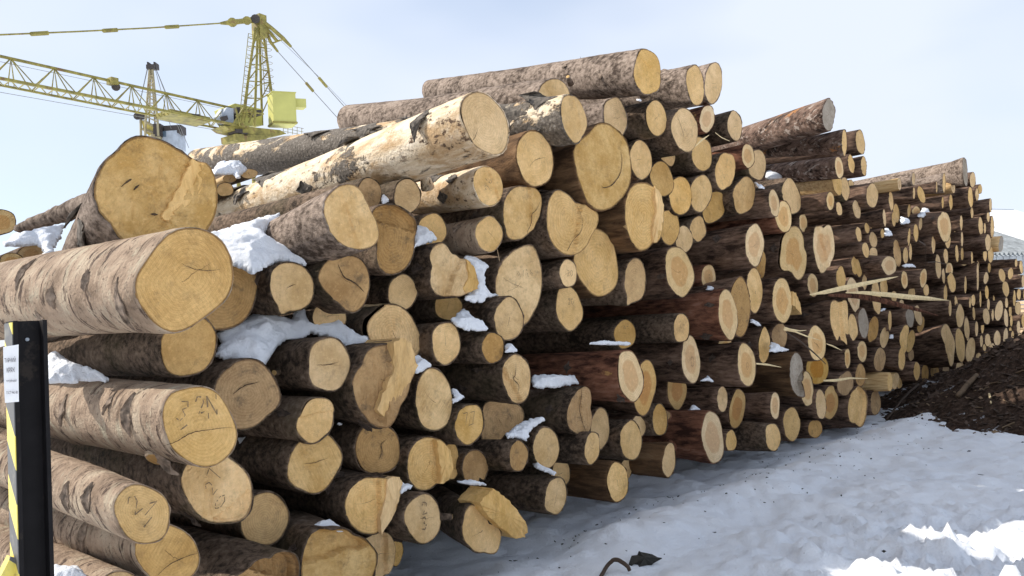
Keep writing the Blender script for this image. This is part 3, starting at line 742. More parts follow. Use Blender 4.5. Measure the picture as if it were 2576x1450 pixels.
STEP = {  # cut faces with a ledge: (angle of the ledge's normal in degrees, where it runs, depth in metres)
 'huge': (-30, .42, .03), 'd11': (80, .35, -.05), 'c288': (-15, .05, .045), 'c292': (0, .30, .03), 'g280': (0, .42, .03), 'h50': (0, .55, .02),
 'c293': (90, .15, -.05), 'e29': (0, .5, .015), 'e27': (20, .4, .012), 'd8': (20, .0, .012), 'd15': (-35, .25, .03), 'g270': (0, .15, .02),
 'e30': (-20, .35, .03), 'm18': (-60, .7, -.02), 'k102': (20, 0, .03), 'c295': (60, .0, -.08), 'g278': (215, .30, -.03), 'l224': (0, .1, -.05),
 'brk': (-60, .1, -.05), 'd17': (180, .35, .05), 'l200': (0, .2, .03), 'c294': (0, .3, .03), 'i233': (60, .5, .01), 'h60': (180, .3, .02),
}
class Log: pass
logs = []
for ln in LOGS.strip().splitlines():
    a, lab = ln.split('|'); q = a.split(); g = Log()
    g.id, g.z = q[0], q[1]; bx = [float(t) for t in q[2:6]]; g.bark, g.face, g.pm = q[7], q[8], q[9]; g.label = lab.strip()
    rnd = random.Random(g.id); g.rnd = rnd
    if g.id in POLY: pts = POLY[g.id]
    else:
        cx, cy = (bx[0] + bx[2]) / 2, (bx[1] + bx[3]) / 2; ax, ay = (bx[2] - bx[0]) / 2, (bx[3] - bx[1]) / 2; t = R(float(q[6]))
        wob = [(rnd.uniform(-.035, .035), rnd.uniform(0, 6.3)) for k in range(4)]; pts = []
        for k in range(28):
            u = 2 * math.pi * k / 28; rr = 1 + sum(a_ * math.sin((i + 2) * u + b_) for i, (a_, b_) in enumerate(wob))
            ex, ey = ax * rr * math.cos(u), ay * rr * math.sin(u)
            pts.append((cx + ex - ey * math.sin(t) * ax / ay * 0 + ey * math.tan(-t), cy + ey))
    g.px = [zp(g.z, *p) for p in pts]
    g.p = 0 if g.pm == '-' else (-.2 if g.pm == 'b' else float(g.pm))
    logs.append(g)
def settle(g):
    P = [plane(x, y, g.p) for x, y in g.px]
    g.c = sum(P, Vector()) / len(P)
    g.out = [((q - g.c).dot(ES), (q - g.c).z) for q in P]
    g.s = (g.c - P0).dot(ES); g.h = g.c.z
    g.rs = (max(o[0] for o in g.out) - min(o[0] for o in g.out)) / 2; g.rh = (max(o[1] for o in g.out) - min(o[1] for o in g.out)) / 2
for g in logs: settle(g); g.p0 = g.p
for it in range(40):                       # nudge logs in or out along their length until the stems stop running through each other
    d = {}
    for i, a in enumerate(logs):
        if a.p0 < -1: continue
        for b in logs[i + 1:]:
            if b.p0 < -1: continue
            ds, dh = b.s - a.s, b.h - a.h
            q = math.hypot(ds / (a.rs + b.rs), dh / (a.rh + b.rh))
            if q < .93:
                l, r_ = (a, b) if ds > 0 else (b, a)
                if abs(ds) > .15 * abs(dh):
                    k = .03 * (1 - q); d[l.id] = d.get(l.id, 0) + k; d[r_.id] = d.get(r_.id, 0) - k
    for g in logs:
        if g.id in d: g.p = max(g.p0 - .18, min(g.p0 + .18, g.p + max(-.03, min(.03, d[g.id])))); settle(g)

def radial(out, n):
    """star-shaped outline resampled to n radii"""
    ang = [math.atan2(y, x) for x, y in out]; rad = [math.hypot(x, y) for x, y in out]
    o = sorted(range(len(out)), key=lambda i: ang[i]); A = np.array([ang[i] for i in o]); B = np.array([rad[i] for i in o])
    A = np.concatenate([A - 2 * math.pi, A, A + 2 * math.pi]); B = np.concatenate([B, B, B])
    th = np.linspace(-math.pi, math.pi, n, endpoint=False)
    return th, np.interp(th, A, B)
def smooth_r(r, k):
    for _ in range(k): r = (np.roll(r, 1) + r * 2 + np.roll(r, -1)) / 4
    return r
SEED = Vector((0, 0, 0))
def build_log(g):
    size = (g.rs + g.rh); px = max(abs(g.px[0][1] - q[1]) for q in g.px) * 2
    near = px > 90
    n = 56 if near else (36 if px > 50 else 22); rnd = g.rnd
    th, r = radial(g.out, n)
    if near and g.id != 'huge': r = smooth_r(r, 1)
    rs = smooth_r(r, n // 2); rs = .5 * rs + .5 * rs.mean() if g.id not in ('huge', 'burl') else rs
    if g.id in ENDP:
        ex, ey, Ln, tp = ENDP[g.id]; d = ray(ex, ey).normalized(); oc = CAM - g.c; b = d.dot(oc)
        disc = b * b - oc.dot(oc) + Ln * Ln; t = -b + math.sqrt(max(disc, 0)); axis_ = (CAM + d * t - g.c)
    else:
        Ln = rnd.uniform(3.2, 4.2); tp = rnd.uniform(.78, .9)
        axis_ = (-N + ES * rnd.uniform(-.03, .03) + UP * rnd.uniform(-.02, .02)).normalized() * Ln
    loc = Vector((axis_.dot(ES), axis_.z, axis_.dot(N)))
    K = 46 if near else 14
    root = empty('log', g.c); mw = Matrix((ES, UP, N)).transposed().to_4x4(); mw.translation = g.c
    sd_ = Vector((rnd.uniform(0, 99), rnd.uniform(0, 99), rnd.uniform(0, 99)))
    amp = {'s': .020, 'p': .030, 'q': .03, 'n': .012, 'r': .028, 'g': .022, 'f': .020, 'b': .016, 'k': .03, 'd': .012}[g.bark]
    bend = rnd.uniform(-.05, .05), rnd.uniform(-.04, .04)
    bt = (.05 if g.bark in 'bd' else .065) * size / 2 if g.bark not in 'd' else .02 * size / 2
    bt = min(bt, .005 if g.bark == 'f' else .008)
    verts = []; faces = []; rings = []
    KN = [(rnd.uniform(-math.pi, math.pi), rnd.uniform(.1, 2.6), rnd.uniform(.03, .06), rnd.uniform(.03, .11)) for _ in range(9)] if near else []
    def knot(q):
        if not KN: return 0
        a_ = math.atan2(q.y, q.x); zz = -q.z / (.55 if g.bark in 'prgq' else 1); t_ = 0
        for ka, kz, kr, kh in KN:
            da = abs(a_ - ka); da = min(da, 2 * math.pi - da) * size / 2; d2 = (da * da + (zz - kz) ** 2) / (kr * kr)
            if d2 < 6: t_ += kh * math.exp(-d2)
        return t_
    def ring(k_t, scale_in=0, zoff=0, rag=0):
        t = k_t; wgt = sm(t * Ln / .45); tpk = 1 - (1 - tp) * t
        ctr = loc * t + Vector((math.sin(t * 3.1) * bend[0], math.sin(t * 3.1) * bend[1], 0))
        row = []
        for i in range(n):
            rr = ((1 - wgt) * r[i] + wgt * rs[i]) * tpk
            x, y = rr * math.cos(th[i]), rr * math.sin(th[i])
            q = Vector((x, y, -t * Ln * (.55 if g.bark in 'prgq' else 1)))
            nn = noise.noise((q + sd_) * 5) * .6 + noise.noise((q + sd_) * 14) * .55
            if near: nn += noise.noise((q + sd_) * 38) * .8
            f = 1 + (knot(q) + amp * nn * (.35 + .65 * sm(t * Ln / .06)) * min(1.0, .15 / rr + .45) if scale_in == 0 else 0) - scale_in * (1 + (.8 * noise.noise((q + sd_) * 16) if 0 < scale_in < .02 else 0)) / max(rr, .02)
            z = zoff + (rag * noise.noise((q + sd_) * 30) if rag else 0)
            row.append(len(verts)); verts.append(Vector((x * f + ctr.x, y * f + ctr.y, ctr.z + z)))
        rings.append(row)
    ring(0, bt * 1.15, -.02)                  # inner lip of the bark collar
    ring(0, bt, .000, .012)
    ring(0, .002, -.001, .012)
    for k in range(1, K + 1):
        t = (k / K) ** 1.5; ring(t)
    for a, b in zip(rings, rings[1:]):
        for i in range(n):
            j = (i + 1) % n; faces.append((a[i], a[j], b[j], b[i]))
    verts.append(loc); e = len(verts) - 1; last = rings[-1]
    for i in range(n): faces.append((last[i], last[(i + 1) % n], e))
    faces = [f[::-1] for f in faces]
    mesh_obj('bark' if g.bark != 'd' else 'stem', verts, faces, BARK[g.bark], root, True, mw)
    # the sawn end
    st = STEP.get(g.id)
    if st is None and near and rnd.random() < .35: st = (rnd.uniform(0, 360), rnd.uniform(.2, .6), rnd.uniform(.004, .010))
    Mr = (16 if st else 8) if near else 3
    fr = r - bt * .96; V_ = [Vector((0, 0, -.001))]; A_ = [0.0]; Fs = []
    Rm = float(fr.mean()); ca, sa = (math.cos(R(st[0])), math.sin(R(st[0]))) if st else (1, 0)
    tx, ty = rnd.uniform(-.035, .035), rnd.uniform(-.035, .035)
    for k in range(1, Mr + 1):
        rho = (k / Mr) ** .85
        for i in range(n):
            x, y = fr[i] * rho * math.cos(th[i]), fr[i] * rho * math.sin(th[i])
            edge = sm((1 - rho) / .12)
            z = (.003 * noise.noise(Vector((x * 20, y * 20, sd_.x))) + (x * tx + y * ty) * 0) * edge
            if st:
                a_ = (x * ca + y * sa) / Rm - st[1] + .10 * noise.noise(Vector((x * 9, y * 9, sd_.y))) + .04 * noise.noise(Vector((x * 40, y * 40, sd_.y)))
                z += st[2] * sm(a_ / .05 + .5) * (1 if st[2] > 0 else edge)
                if abs(st[2]) > .015: z += .010 * noise.noise(Vector((x * 60, y * 9, sd_.z))) * edge
            V_.append(Vector((x, y, z - .002))); A_.append(rho)
    for i in range(n): Fs.append((0, 1 + i, 1 + (i + 1) % n))
    for k in range(Mr - 1):
        for i in range(n):
            j = (i + 1) % n; a = 1 + k * n; b = a + n; Fs.append((a + i, b + i, b + j, a + j))
    fo = mesh_obj('cut_face', V_, Fs, FACE[g.face], root, False, mw, A_)
    g.root = root; g.mw = mw; g.R = Rm; g.th, g.r = th, r; g.Ln = Ln; g.near = near
    def surf(dist, ang, lift):
        t = dist / Ln; wgt = sm(dist / .45); tpk = 1 - (1 - tp) * t
        rr = float(np.interp(ang % (2 * math.pi), th % (2 * math.pi), (1 - wgt) * r + wgt * rs, period=2 * math.pi)) * tpk
        ctr = loc * t + Vector((math.sin(t * 3.1) * bend[0], math.sin(t * 3.1) * bend[1], 0))
        return g.c + ES * (ctr.x + (rr + lift) * math.cos(ang)) + UP * (ctr.y + (rr + lift) * math.sin(ang)) + N * ctr.z
    g.surf = surf
    return root
for g in logs: build_log(g)
byid = {g.id: g for g in logs}

# ---- labels for logs without a written one: placed against the nearest written landmark
marks = [g for g in logs if g.label != '-']
def pc(g): return sum(x for x, y in g.px) / len(g.px), sum(y for x, y in g.px) / len(g.px)
short = {g.id: g.label for g in marks}
SHORT = dict(k63='notched log atop the right-hand stack', k64='long scaly log of the right-hand stack', k65='log end against the sky beside the scaly log', k66='pine end under the long scaly log', k69='bright stripped yellow log',
 k61='pine end on the sun-spotted dark log', k74='squarish end under the sunlit stub', k76='orange stripped log below the skyline', k91='large ragged brown-centred end', k100='round ringed end',
 k102='tall ragged grooved end', k104='small square-cut end', k107='upswept grey skyline log', m154='dark log jutting over the warehouse wall', l188="pale flat end by the splinters' root",
 l200='forked two-pronged end', l201='yellow oval below the splinters', l202='greyish white oval below the splinters', l208='large red-brown-hearted end', l211='small brown-hearted oval end', l213='tall narrow splintered end',
 l215='thick short log by the mulch', l216='debarked log by the mulch', l224='torn fibrous end', l226='wedge-shaped end', i233='tall pale red-barked log end', i237='tall zero-marked end beside the splinter', brk='broken-off grey-ended log',
 j255='oval end above the snow', h58='tall oval tan-hearted end', h60='large lumpy end with a hole', i244='zero-marked end with a nibbled side', i242='end with a bold zero', j261='lumpy grey-stained end', g266='half-barked log on the snow',
 g273='lowest rounded end on the snow', g280='stepped end with tiny pen marks', c293='broad broken end at the bottom', c284='end marked 32', j247='tall two-tone pine end', g271='oval end under the snow tongue', l223='broad orange end', l225='half-buried dull end', m122='sunlit-topped log by the warehouse roof', m134='greyish sunlit-topped end', m132='tall pale oval by the eave', m152='wedge-like pale end', m157='wide pale end near the right edge', m168='drop-shaped end near the right edge', m163='knobbly pale end', m144='long tapering end', m181='ragged end above the mulch', m128='tall pale far-stack end', l195='oval brown-hearted end', m174='broad end at the right edge')
DIRS = ['just right of', 'below and right of', 'just below', 'below and left of', 'just left of', 'above and left of', 'just above', 'above and right of']
byid['lowl'].label = 'pinkish log lying lowest of all behind the foot of the black post'
taken = set()
for g in logs:
    if g.label != '-': taken.add(g.label)
lone = []
ORD = ['', 'second ', 'third ']; used_ = {}
for g in sorted([g for g in logs if g.label == '-'], key=lambda g: min(math.hypot(pc(m_)[0] - pc(g)[0], pc(m_)[1] - pc(g)[1]) for m_ in marks if m_.id in SHORT)):
    x, y = pc(g); best = None
    for m_ in sorted([m_ for m_ in marks if m_.id in SHORT], key=lambda m_: math.hypot(pc(m_)[0] - x, pc(m_)[1] - y))[:5]:
        mx_, my_ = pc(m_)
        if math.hypot(mx_ - x, my_ - y) > 130: break
        k = DIRS[int(round(math.degrees(math.atan2(y - my_, x - mx_)) / 45)) % 8]; o_ = used_.get((m_.id, k), 0)
        if o_ > 2: continue
        used_[(m_.id, k)] = o_ + 1
        best = '%s%s log end %s the %s' % (ORD[o_], {'w': 'dull', 'h': 'brown-hearted', 'g': 'greyish'}.get(g.face, 'pale'), k if o_ == 0 else k.replace('just ', ''), SHORT[m_.id]); break
    if best: g.label = best
    else: lone.append(g)
for g in lone:
    g.label = 'small log end in the crowded far right end of the pile'; g.grp = 'small log ends in the crowded far right end of the pile'
for g in logs:
    tag(g.root, g.label, 'log', getattr(g, 'grp', None) or 'logs stacked in the pile')

# ---- pen marks on the sawn ends, as thin strokes lying on the wood
GL = {'0': [[(.5, 1), (.15, .75), (.12, .3), (.45, 0), (.85, .25), (.88, .7), (.5, 1)]], '2': [[(.1, .75), (.35, 1), (.8, .9), (.8, .6), (.15, .05), (.9, .1)]],
      '4': [[(.35, 1), (.1, .4), (.9, .45)], [(.75, .8), (.65, 0)]], '3': [[(.1, .9), (.6, 1), (.75, .75), (.4, .55), (.8, .35), (.55, .02), (.1, .1)]],
      '9': [[(.8, .75), (.45, 1), (.15, .75), (.4, .5), (.8, .75), (.75, .3), (.5, 0)]], '/': [[(.25, 0), (.75, 1)]], '1': [[(.2, .75), (.55, 1), (.5, 0)]],
      '6': [[(.75, 1), (.25, .6), (.2, .2), (.55, 0), (.8, .25), (.5, .45), (.25, .3)]], '7': [[(.1, .95), (.85, 1), (.4, 0)]], 'N': [[(.1, 0), (.15, 1), (.75, .1), (.85, 1)]],
      '8': [[(.5, .55), (.2, .8), (.5, 1), (.8, .8), (.5, .55), (.15, .25), (.5, 0), (.85, .25), (.5, .55)]], '-': [[(.05, .5), (.95, .6)]], 'C': [[(.85, .85), (.5, 1), (.15, .6), (.3, .1), (.85, .15)]]}
def pen(i, text, x, y, hgt, rot=0, wd=.0035, lift=.010):
    g = byid[i]; mb = MB(); c, s = math.cos(R(rot)), math.sin(R(rot))
    for k, ch in enumerate(text):
        for st in GL.get(ch, []):
            pts = []
            for (a, b), (a2, b2) in zip(st, st[1:]):
                for j in range(4): pts.append((a + (a2 - a) * j / 4, b + (b2 - b) * j / 4))
            pts.append(st[-1]); Q = []
            for a, b in pts:
                u = ((a * .62 + k * .8) - len(text) * .4) * hgt; v_ = (b - .5) * hgt
                Q.append(g.c + ES * (x * g.R + u * c - v_ * s) + UP * (y * g.R + u * s + v_ * c) + N * lift)
            rp_ = random.Random(i + text)
            for a, b in zip(Q, Q[1:]):
                if rp_.random() < .16: continue
                t = (b - a); sd_ = t.cross(N).normalized() * wd * rp_.uniform(.45, 1.05)
                mb.quad(a - sd_, b - sd_, b + sd_, a + sd_)
    mb.build('pen_mark', M_PEN, g.root)
pen('m27', '3', -.42, .42, .085, -25, .0028); pen('m27', '2', .05, .55, .075, 10, .0035); pen('m27', 'N', .38, .48, .095, 5, .0035); pen('m27', '-', -.42, .02, .06, 20, .0035)
pen('m24', '2', -.25, .42, .075, 25, .0028); pen('m24', '1', .22, .05, .085, -45, .0028); pen('m24', '-', .2, -.3, .08, 35, .0035)
pen('m18', '7', -.1, .42, .07, 60, .0024); pen('m18', '2', -.2, .05, .065, 40, .0024); pen('m18', '0', .05, -.42, .07, -40, .0024)
pen('c284', '2', .1, .42, .075, 0, .005); pen('c284', '3', .05, -.2, .075, 0, .005)
pen('d9', '0', .0, -.15, .05, 0, .0018); pen('e27', '26', -.05, .1, .065, 80, .002); pen('f302', '9/16', .25, .3, .06, 12, .002)
for i, t, x, y, h in (('i232', '0', 0, .05, .045), ('i235', '9', 0, -.2, .06), ('i237', '0', 0, .1, .08), ('i240', '24', 0, .25, .065), ('i242', '0', .1, -.1, .10),
                      ('i244', '0', 0, -.05, .075), ('h56', '9', 0, -.1, .055), ('i241', '64', .1, .5, .055), ('f304', '20', .1, 0, .05), ('f305', '20', .1, .3, .05), ('k74', '9', .05, -.35, .06), ('g275', '77', 0, .3, .08), ('g275', '-', .1, -.05, .07)):
    pen(i, t, x, y, h, 0, .0034 if i == 'i242' else .0024)

def crack(i, zone, pts, wd=.0022, lift=.004):
    g = byid[i]; Q = [plane(*zp(zone, *q), g.p + lift) for q in pts]; mb = MB(); P = []; rnd = random.Random(i + zone)
    for k in range(len(Q) - 1):
        a, b, c, d = Q[max(k - 1, 0)], Q[k], Q[k + 1], Q[min(k + 2, len(Q) - 1)]
        for j in range(6):
            t = j / 6; P.append(.5 * ((2 * b) + (c - a) * t + (2 * a - 5 * b + 4 * c - d) * t * t + (3 * b - a - 3 * c + d) * t ** 3) + UP * rnd.uniform(-.0015, .0015))
    P.append(Q[-1]); n = len(P)
    for k in range(n - 1):
        w0, w1 = (wd * .6 * (.25 + math.sin(math.pi * t / (n - 1))) * rnd.uniform(.6, 1.3) for t in (k, k + 1)); t = (P[k + 1] - P[k]).cross(N).normalized()
        mb.quad(P[k] - t * w0, P[k + 1] - t * w1, P[k + 1] + t * w1, P[k] + t * w0)
    mb.build('crack', M_CRACK, g.root)
crack('burl', 'E', [(1640, 1165), (1660, 1180), (1710, 1165), (1760, 1110), (1785, 1050), (1790, 970), (1780, 920)], .006)
crack('m27', 'B', [(940, 698), (1010, 675), (1100, 625), (1200, 605), (1340, 590)], .0025, .008); crack('bot', 'B', [(905, 1448), (960, 1395), (1040, 1350), (1148, 1312)], .0025, .008)
crack('big', 'A', [(1170, 895), (1240, 925), (1330, 938), (1420, 930)], .002, .008); crack('e29', 'F', [(835, 10), (805, 75), (775, 105), (770, 170), (745, 225), (740, 262)], .004, .018)
crack('e26', 'E', [(1120, 1030), (1150, 990), (1190, 970), (1240, 960)], .002); crack('birch', 'E', [(690, 850), (715, 830), (735, 790), (745, 750)], .002)
crack('e30', 'F', [(1035, 290), (1050, 330), (1030, 370), (1075, 290), (1130, 230), (1140, 140), (1110, 60)], .003, .03); crack('d7', 'D', [(555, 1060), (590, 1035), (620, 1030)], .0025)
crack('c285', 'C', [(670, 232), (730, 230), (800, 215)], .0025); crack('c289', 'C', [(600, 800), (660, 795), (740, 765)], .002); crack('c290', 'C', [(1030, 780), (1050, 730), (1045, 690), (1075, 660)], .004)
crack('g270', 'G', [(1130, 270), (1135, 330), (1120, 430), (1140, 520), (1165, 590)], .005, .02); crack('f302', 'F', [(560, 560), (640, 610), (720, 640)], .0015); crack('i237', 'I', [(1500, 560), (1505, 640)], .0015)
crack('g278', 'G', [(660, 100), (655, 180), (640, 210), (680, 260), (670, 330)], .004, .006); crack('huge', 'A', [(780, 400), (830, 360), (850, 350)], .006); crack('huge', 'A', [(860, 420), (900, 385)], .006, .006); crack('huge', 'A', [(970, 575), (1020, 580)], .008, .006)
crack('d13', 'D', [(890, 900), (930, 980), (1000, 1020), (1060, 1080)], .006); crack('c287', 'C', [(190, 400), (260, 350), (340, 330)], .004); crack('h36', 'H', [(560, 480), (590, 560), (610, 640)], .003); crack('l208', 'L', [(100, 850), (125, 870), (140, 900)], .004)

# ---- loose slab, branch stubs and knots that belong to single logs
def slab(i, zone, pts, thick, lean, mat, name='slab'):
    g = byid[i]; c0 = [plane(*zp(zone, *q), g.p + .01) for q in pts]; n = len(c0); c = sum(c0, Vector()) / n
    rnd = random.Random(i); mb = MB(); c1 = []
    for k in range(n):
        a, b = c0[k], c0[(k + 1) % n]
        for t in (0, .25, .5, .75): c1.append(a.lerp(b, t) + (ES * rnd.uniform(-1, 1) + UP * rnd.uniform(-1, 1)) * .006)
    c0 = c1; n = len(c0)
    front = [q + N * (lean * (.5 + (q - c).z) + rnd.uniform(-.006, .006)) for q in c0]; back = [q - N * thick for q in c0]
    mb.v = front + back + [c + N * (lean * .6 + .012)]
    for k in range(n):
        j = (k + 1) % n; mb.f.append((2 * n, j, k)); mb.f.append((k, j, n + j, n + k))
    mb.f.append(tuple(range(n, 2 * n)))
    return mb.build(name, mat, g.root)
slab('split', 'G', [(350,1105),(400,1040),(440,1000),(520,1050),(600,1130),(680,1220),(720,1290),(700,1350),(640,1370),(560,1310),(450,1230),(390,1170)], .14, .10, FACE['a'])
slab('huge', 'A', [(1235,222),(1335,268),(1372,350),(1384,430),(1368,600),(1315,690),(1230,740),(1120,660),(1040,590),(1110,480),(1160,390),(1200,290)], .03, .012, FACE['a'])
slab('h50', 'H', [(385,990),(425,1040),(455,1130),(450,1270),(415,1395),(385,1395),(375,1300),(400,1180)], .2, .02, FACE['a'])
slab('c288', 'C', [(1080,110),(1130,80),(1185,100),(1215,180),(1228,240),(1190,330),(1130,470),(1090,565),(1005,490),(1050,370),(1098,250)], .3, .07, FACE['a'])
slab('g280', 'G', [(60,655),(110,680),(155,720),(182,800),(178,890),(140,960),(90,965),(95,850),(70,740)], .25, .06, FACE['a'])
slab('d15', 'F', [(280,430),(330,480),(370,590),(368,645),(290,690),(260,650),(300,560)], .3, .05, FACE['a'])
slab('c292', 'C', [(1060,885),(1125,872),(1148,905),(1130,1020),(1090,1120),(1040,1200),(1030,1080),(1060,980)], .25, .05, FACE['a'])
slab('i237', 'I', [(1608,640),(1640,660),(1680,750),(1705,868),(1660,820),(1612,770)], .3, .02, FACE['a'])
def stub(i, t, ang, ln, rad, name='branch_stub', fa='a', r_=None):
    g = byid[i]; a = R(ang); k = int(np.argmin(abs(np.arctan2(np.sin(g.th - a), np.cos(g.th - a))))); rr = float(g.r[k]) * .93
    d = (ES * math.cos(a) + UP * math.sin(a)) + N * .35; d.normalize()
    p = g.c + (ES * math.cos(a) + UP * math.sin(a)) * rr - N * t
    o = MB().tube([p - d * .05, p + d * ln * .5, p + d * ln], [rad * 1.5, rad * 1.1, rad], 9).build(name, BARK[g.bark], g.root, True)
    MB().tube([p + d * (ln - .004), p + d * (ln + .003)], [rad * .88, rad * .86], 9).build('cut_stub_end', FACE[fa], g.root)
stub('j258', .35, 200, .10, .06); stub('j258', .42, 128, .05, .07, fa='w'); stub('e27', .55, 125, .05, .035)
stub('m27', .22, 235, .03, .05, fa='w'); stub('top', .75, 150, .05, .02); stub('dead', .5, 140, .03, .03, fa='w')
stub('c284', .05, -10, .11, .02); stub('c285', .3, 190, .04, .018); stub('j252', .35, 190, .02, .035, fa='o'); stub('m27', .9, 120, .05, .02); stub('h33', .5, 170, .02, .04, fa='w')

# ---- torn bark flaps standing off the stems
M_FLAP = {'b': plain('dead_bark_flap', (.13, .11, .09), .95, scale=30, var=.7), 'f': plain('fir_bark_flap', (.26, .195, .145), .95, scale=30, var=.6), 's': plain('spruce_bark_flap', (.085, .06, .045), .95, scale=30, var=.6)}
def flap(i, d0, a0, ln, wd, lift, mat):
    g = byid[i]; rnd = random.Random('%s%.2f%.1f' % (i, d0, a0)); nu, nv_ = 9, 7; v = []; f = []; a0 = R(a0); rad = (g.rs + g.rh) / 2; curl = rnd.choice((0, 1)); sdd = rnd.uniform(0, 50)
    for side in (0, 1):
        for j in range(nv_):
            for k in range(nu):
                u, w_ = k / (nu - 1), j / (nv_ - 1)
                du = (u - .5) * ln * (.72 + .45 * noise.noise(Vector((w_ * 3, sdd, 1)))) + .22 * ln * noise.noise(Vector((w_ * 2.2, sdd, 5))) ; du *= .25 + .85 * math.sin(math.pi * (.06 + .88 * w_)); dw = (w_ - .5) * wd * (.5 + .6 * math.sin(math.pi * u)) * (.7 + .5 * noise.noise(Vector((u * 3.2, sdd, 3))))
                lf = .004 + lift * (u if curl else w_) ** 2.2 + .006 * noise.noise(Vector((u * 5, w_ * 5, sdd))) - side * .006
                v.append(g.surf(max(.0, d0 + du), a0 + dw / rad, lf))
    m_ = nu * nv_
    for j in range(nv_ - 1):
        for k in range(nu - 1): a = j * nu + k; f.append((a, a + 1, a + nu + 1, a + nu)); f.append((m_ + a, m_ + a + nu, m_ + a + nu + 1, m_ + a + 1))
    rg = [k for k in range(nu)] + [j * nu + nu - 1 for j in range(1, nv_)] + [(nv_ - 1) * nu + k for k in range(nu - 2, -1, -1)] + [j * nu for j in range(nv_ - 2, 0, -1)]
    for a, b in zip(rg, rg[1:] + rg[:1]): f.append((a, m_ + a, m_ + b, b))
    mesh_obj('bark_flap', v, f, mat, g.root)
for i, d0, a0, ln, wd, lf in (('birch', .42, 150, .16, .34, .05), ('birch', 1.35, 120, .30, .22, .05), ('birch', 1.15, 95, .25, .16, .04), ('birch', 2.6, 130, .5, .26, .03), ('birch', 3.3, 115, .6, .3, .03), ('birch', 3.0, 160, .28, .2, .04), ('birch', 1.9, 200, .2, .16, .03),
        ('dead', .25, 120, .35, .25, .06), ('dead', .5, 165, .4, .25, .05), ('dead', 1.6, 110, .5, .3, .04), ('dead', 2.2, 140, .4, .3, .05), ('dead', 3.0, 120, .5, .25, .03), ('dead', .3, 215, .2, .16, .05), ('e27', .35, 150, .25, .14, .02), ('e27', .7, 120, .3, .16, .02), ('e27', .5, 200, .2, .1, .02), ('huge', .5, 150, .12, .3, .03), ('huge', .3, 200, .2, .2, .02)):
    flap(i, d0, a0, ln, wd, lf, M_FLAP['b'])
for i, d0, a0, ln, wd, lf in (('big', .12, 205, .07, .26, .02), ('big', .35, 175, .03, .15, .015), ('big', .62, 190, .04, .16, .02), ('big', .95, 150, .04, .18, .015), ('big', 1.3, 185, .04, .2, .015), ('big', .8, 215, .06, .1, .02), ('m27', .25, 165, .06, .22, .02), ('m27', .42, 150, .04, .15, .015), ('m27', .18, 250, .12, .16, .05), ('m27', .8, 170, .05, .2, .02), ('m27', 1.2, 150, .04, .2, .02),
        ('m24', .2, 160, .05, .16, .015), ('m24', .38, 175, .05, .14, .015), ('m24', .7, 140, .04, .16, .015), ('bot', .4, 160, .04, .2, .02), ('f301', .2, 150, .1, .1, .01), ('top', .45, 190, .06, .12, .02), ('top', 1.0, 150, .08, .1, .02), ('h33', .25, 170, .1, .1, .02)):
    flap(i, d0, a0, ln, wd, lf, M_FLAP['f'])
rnd = random.Random(77)
for g in logs:
    if g.near and g.bark in 'sprq' and rnd.random() < .75:
        for k in range(rnd.randint(1, 2)): flap(g.id, rnd.uniform(.03, .5), rnd.uniform(100, 250), rnd.uniform(.05, .16), rnd.uniform(.05, .14), rnd.uniform(.008, .025), M_FLAP['s'])

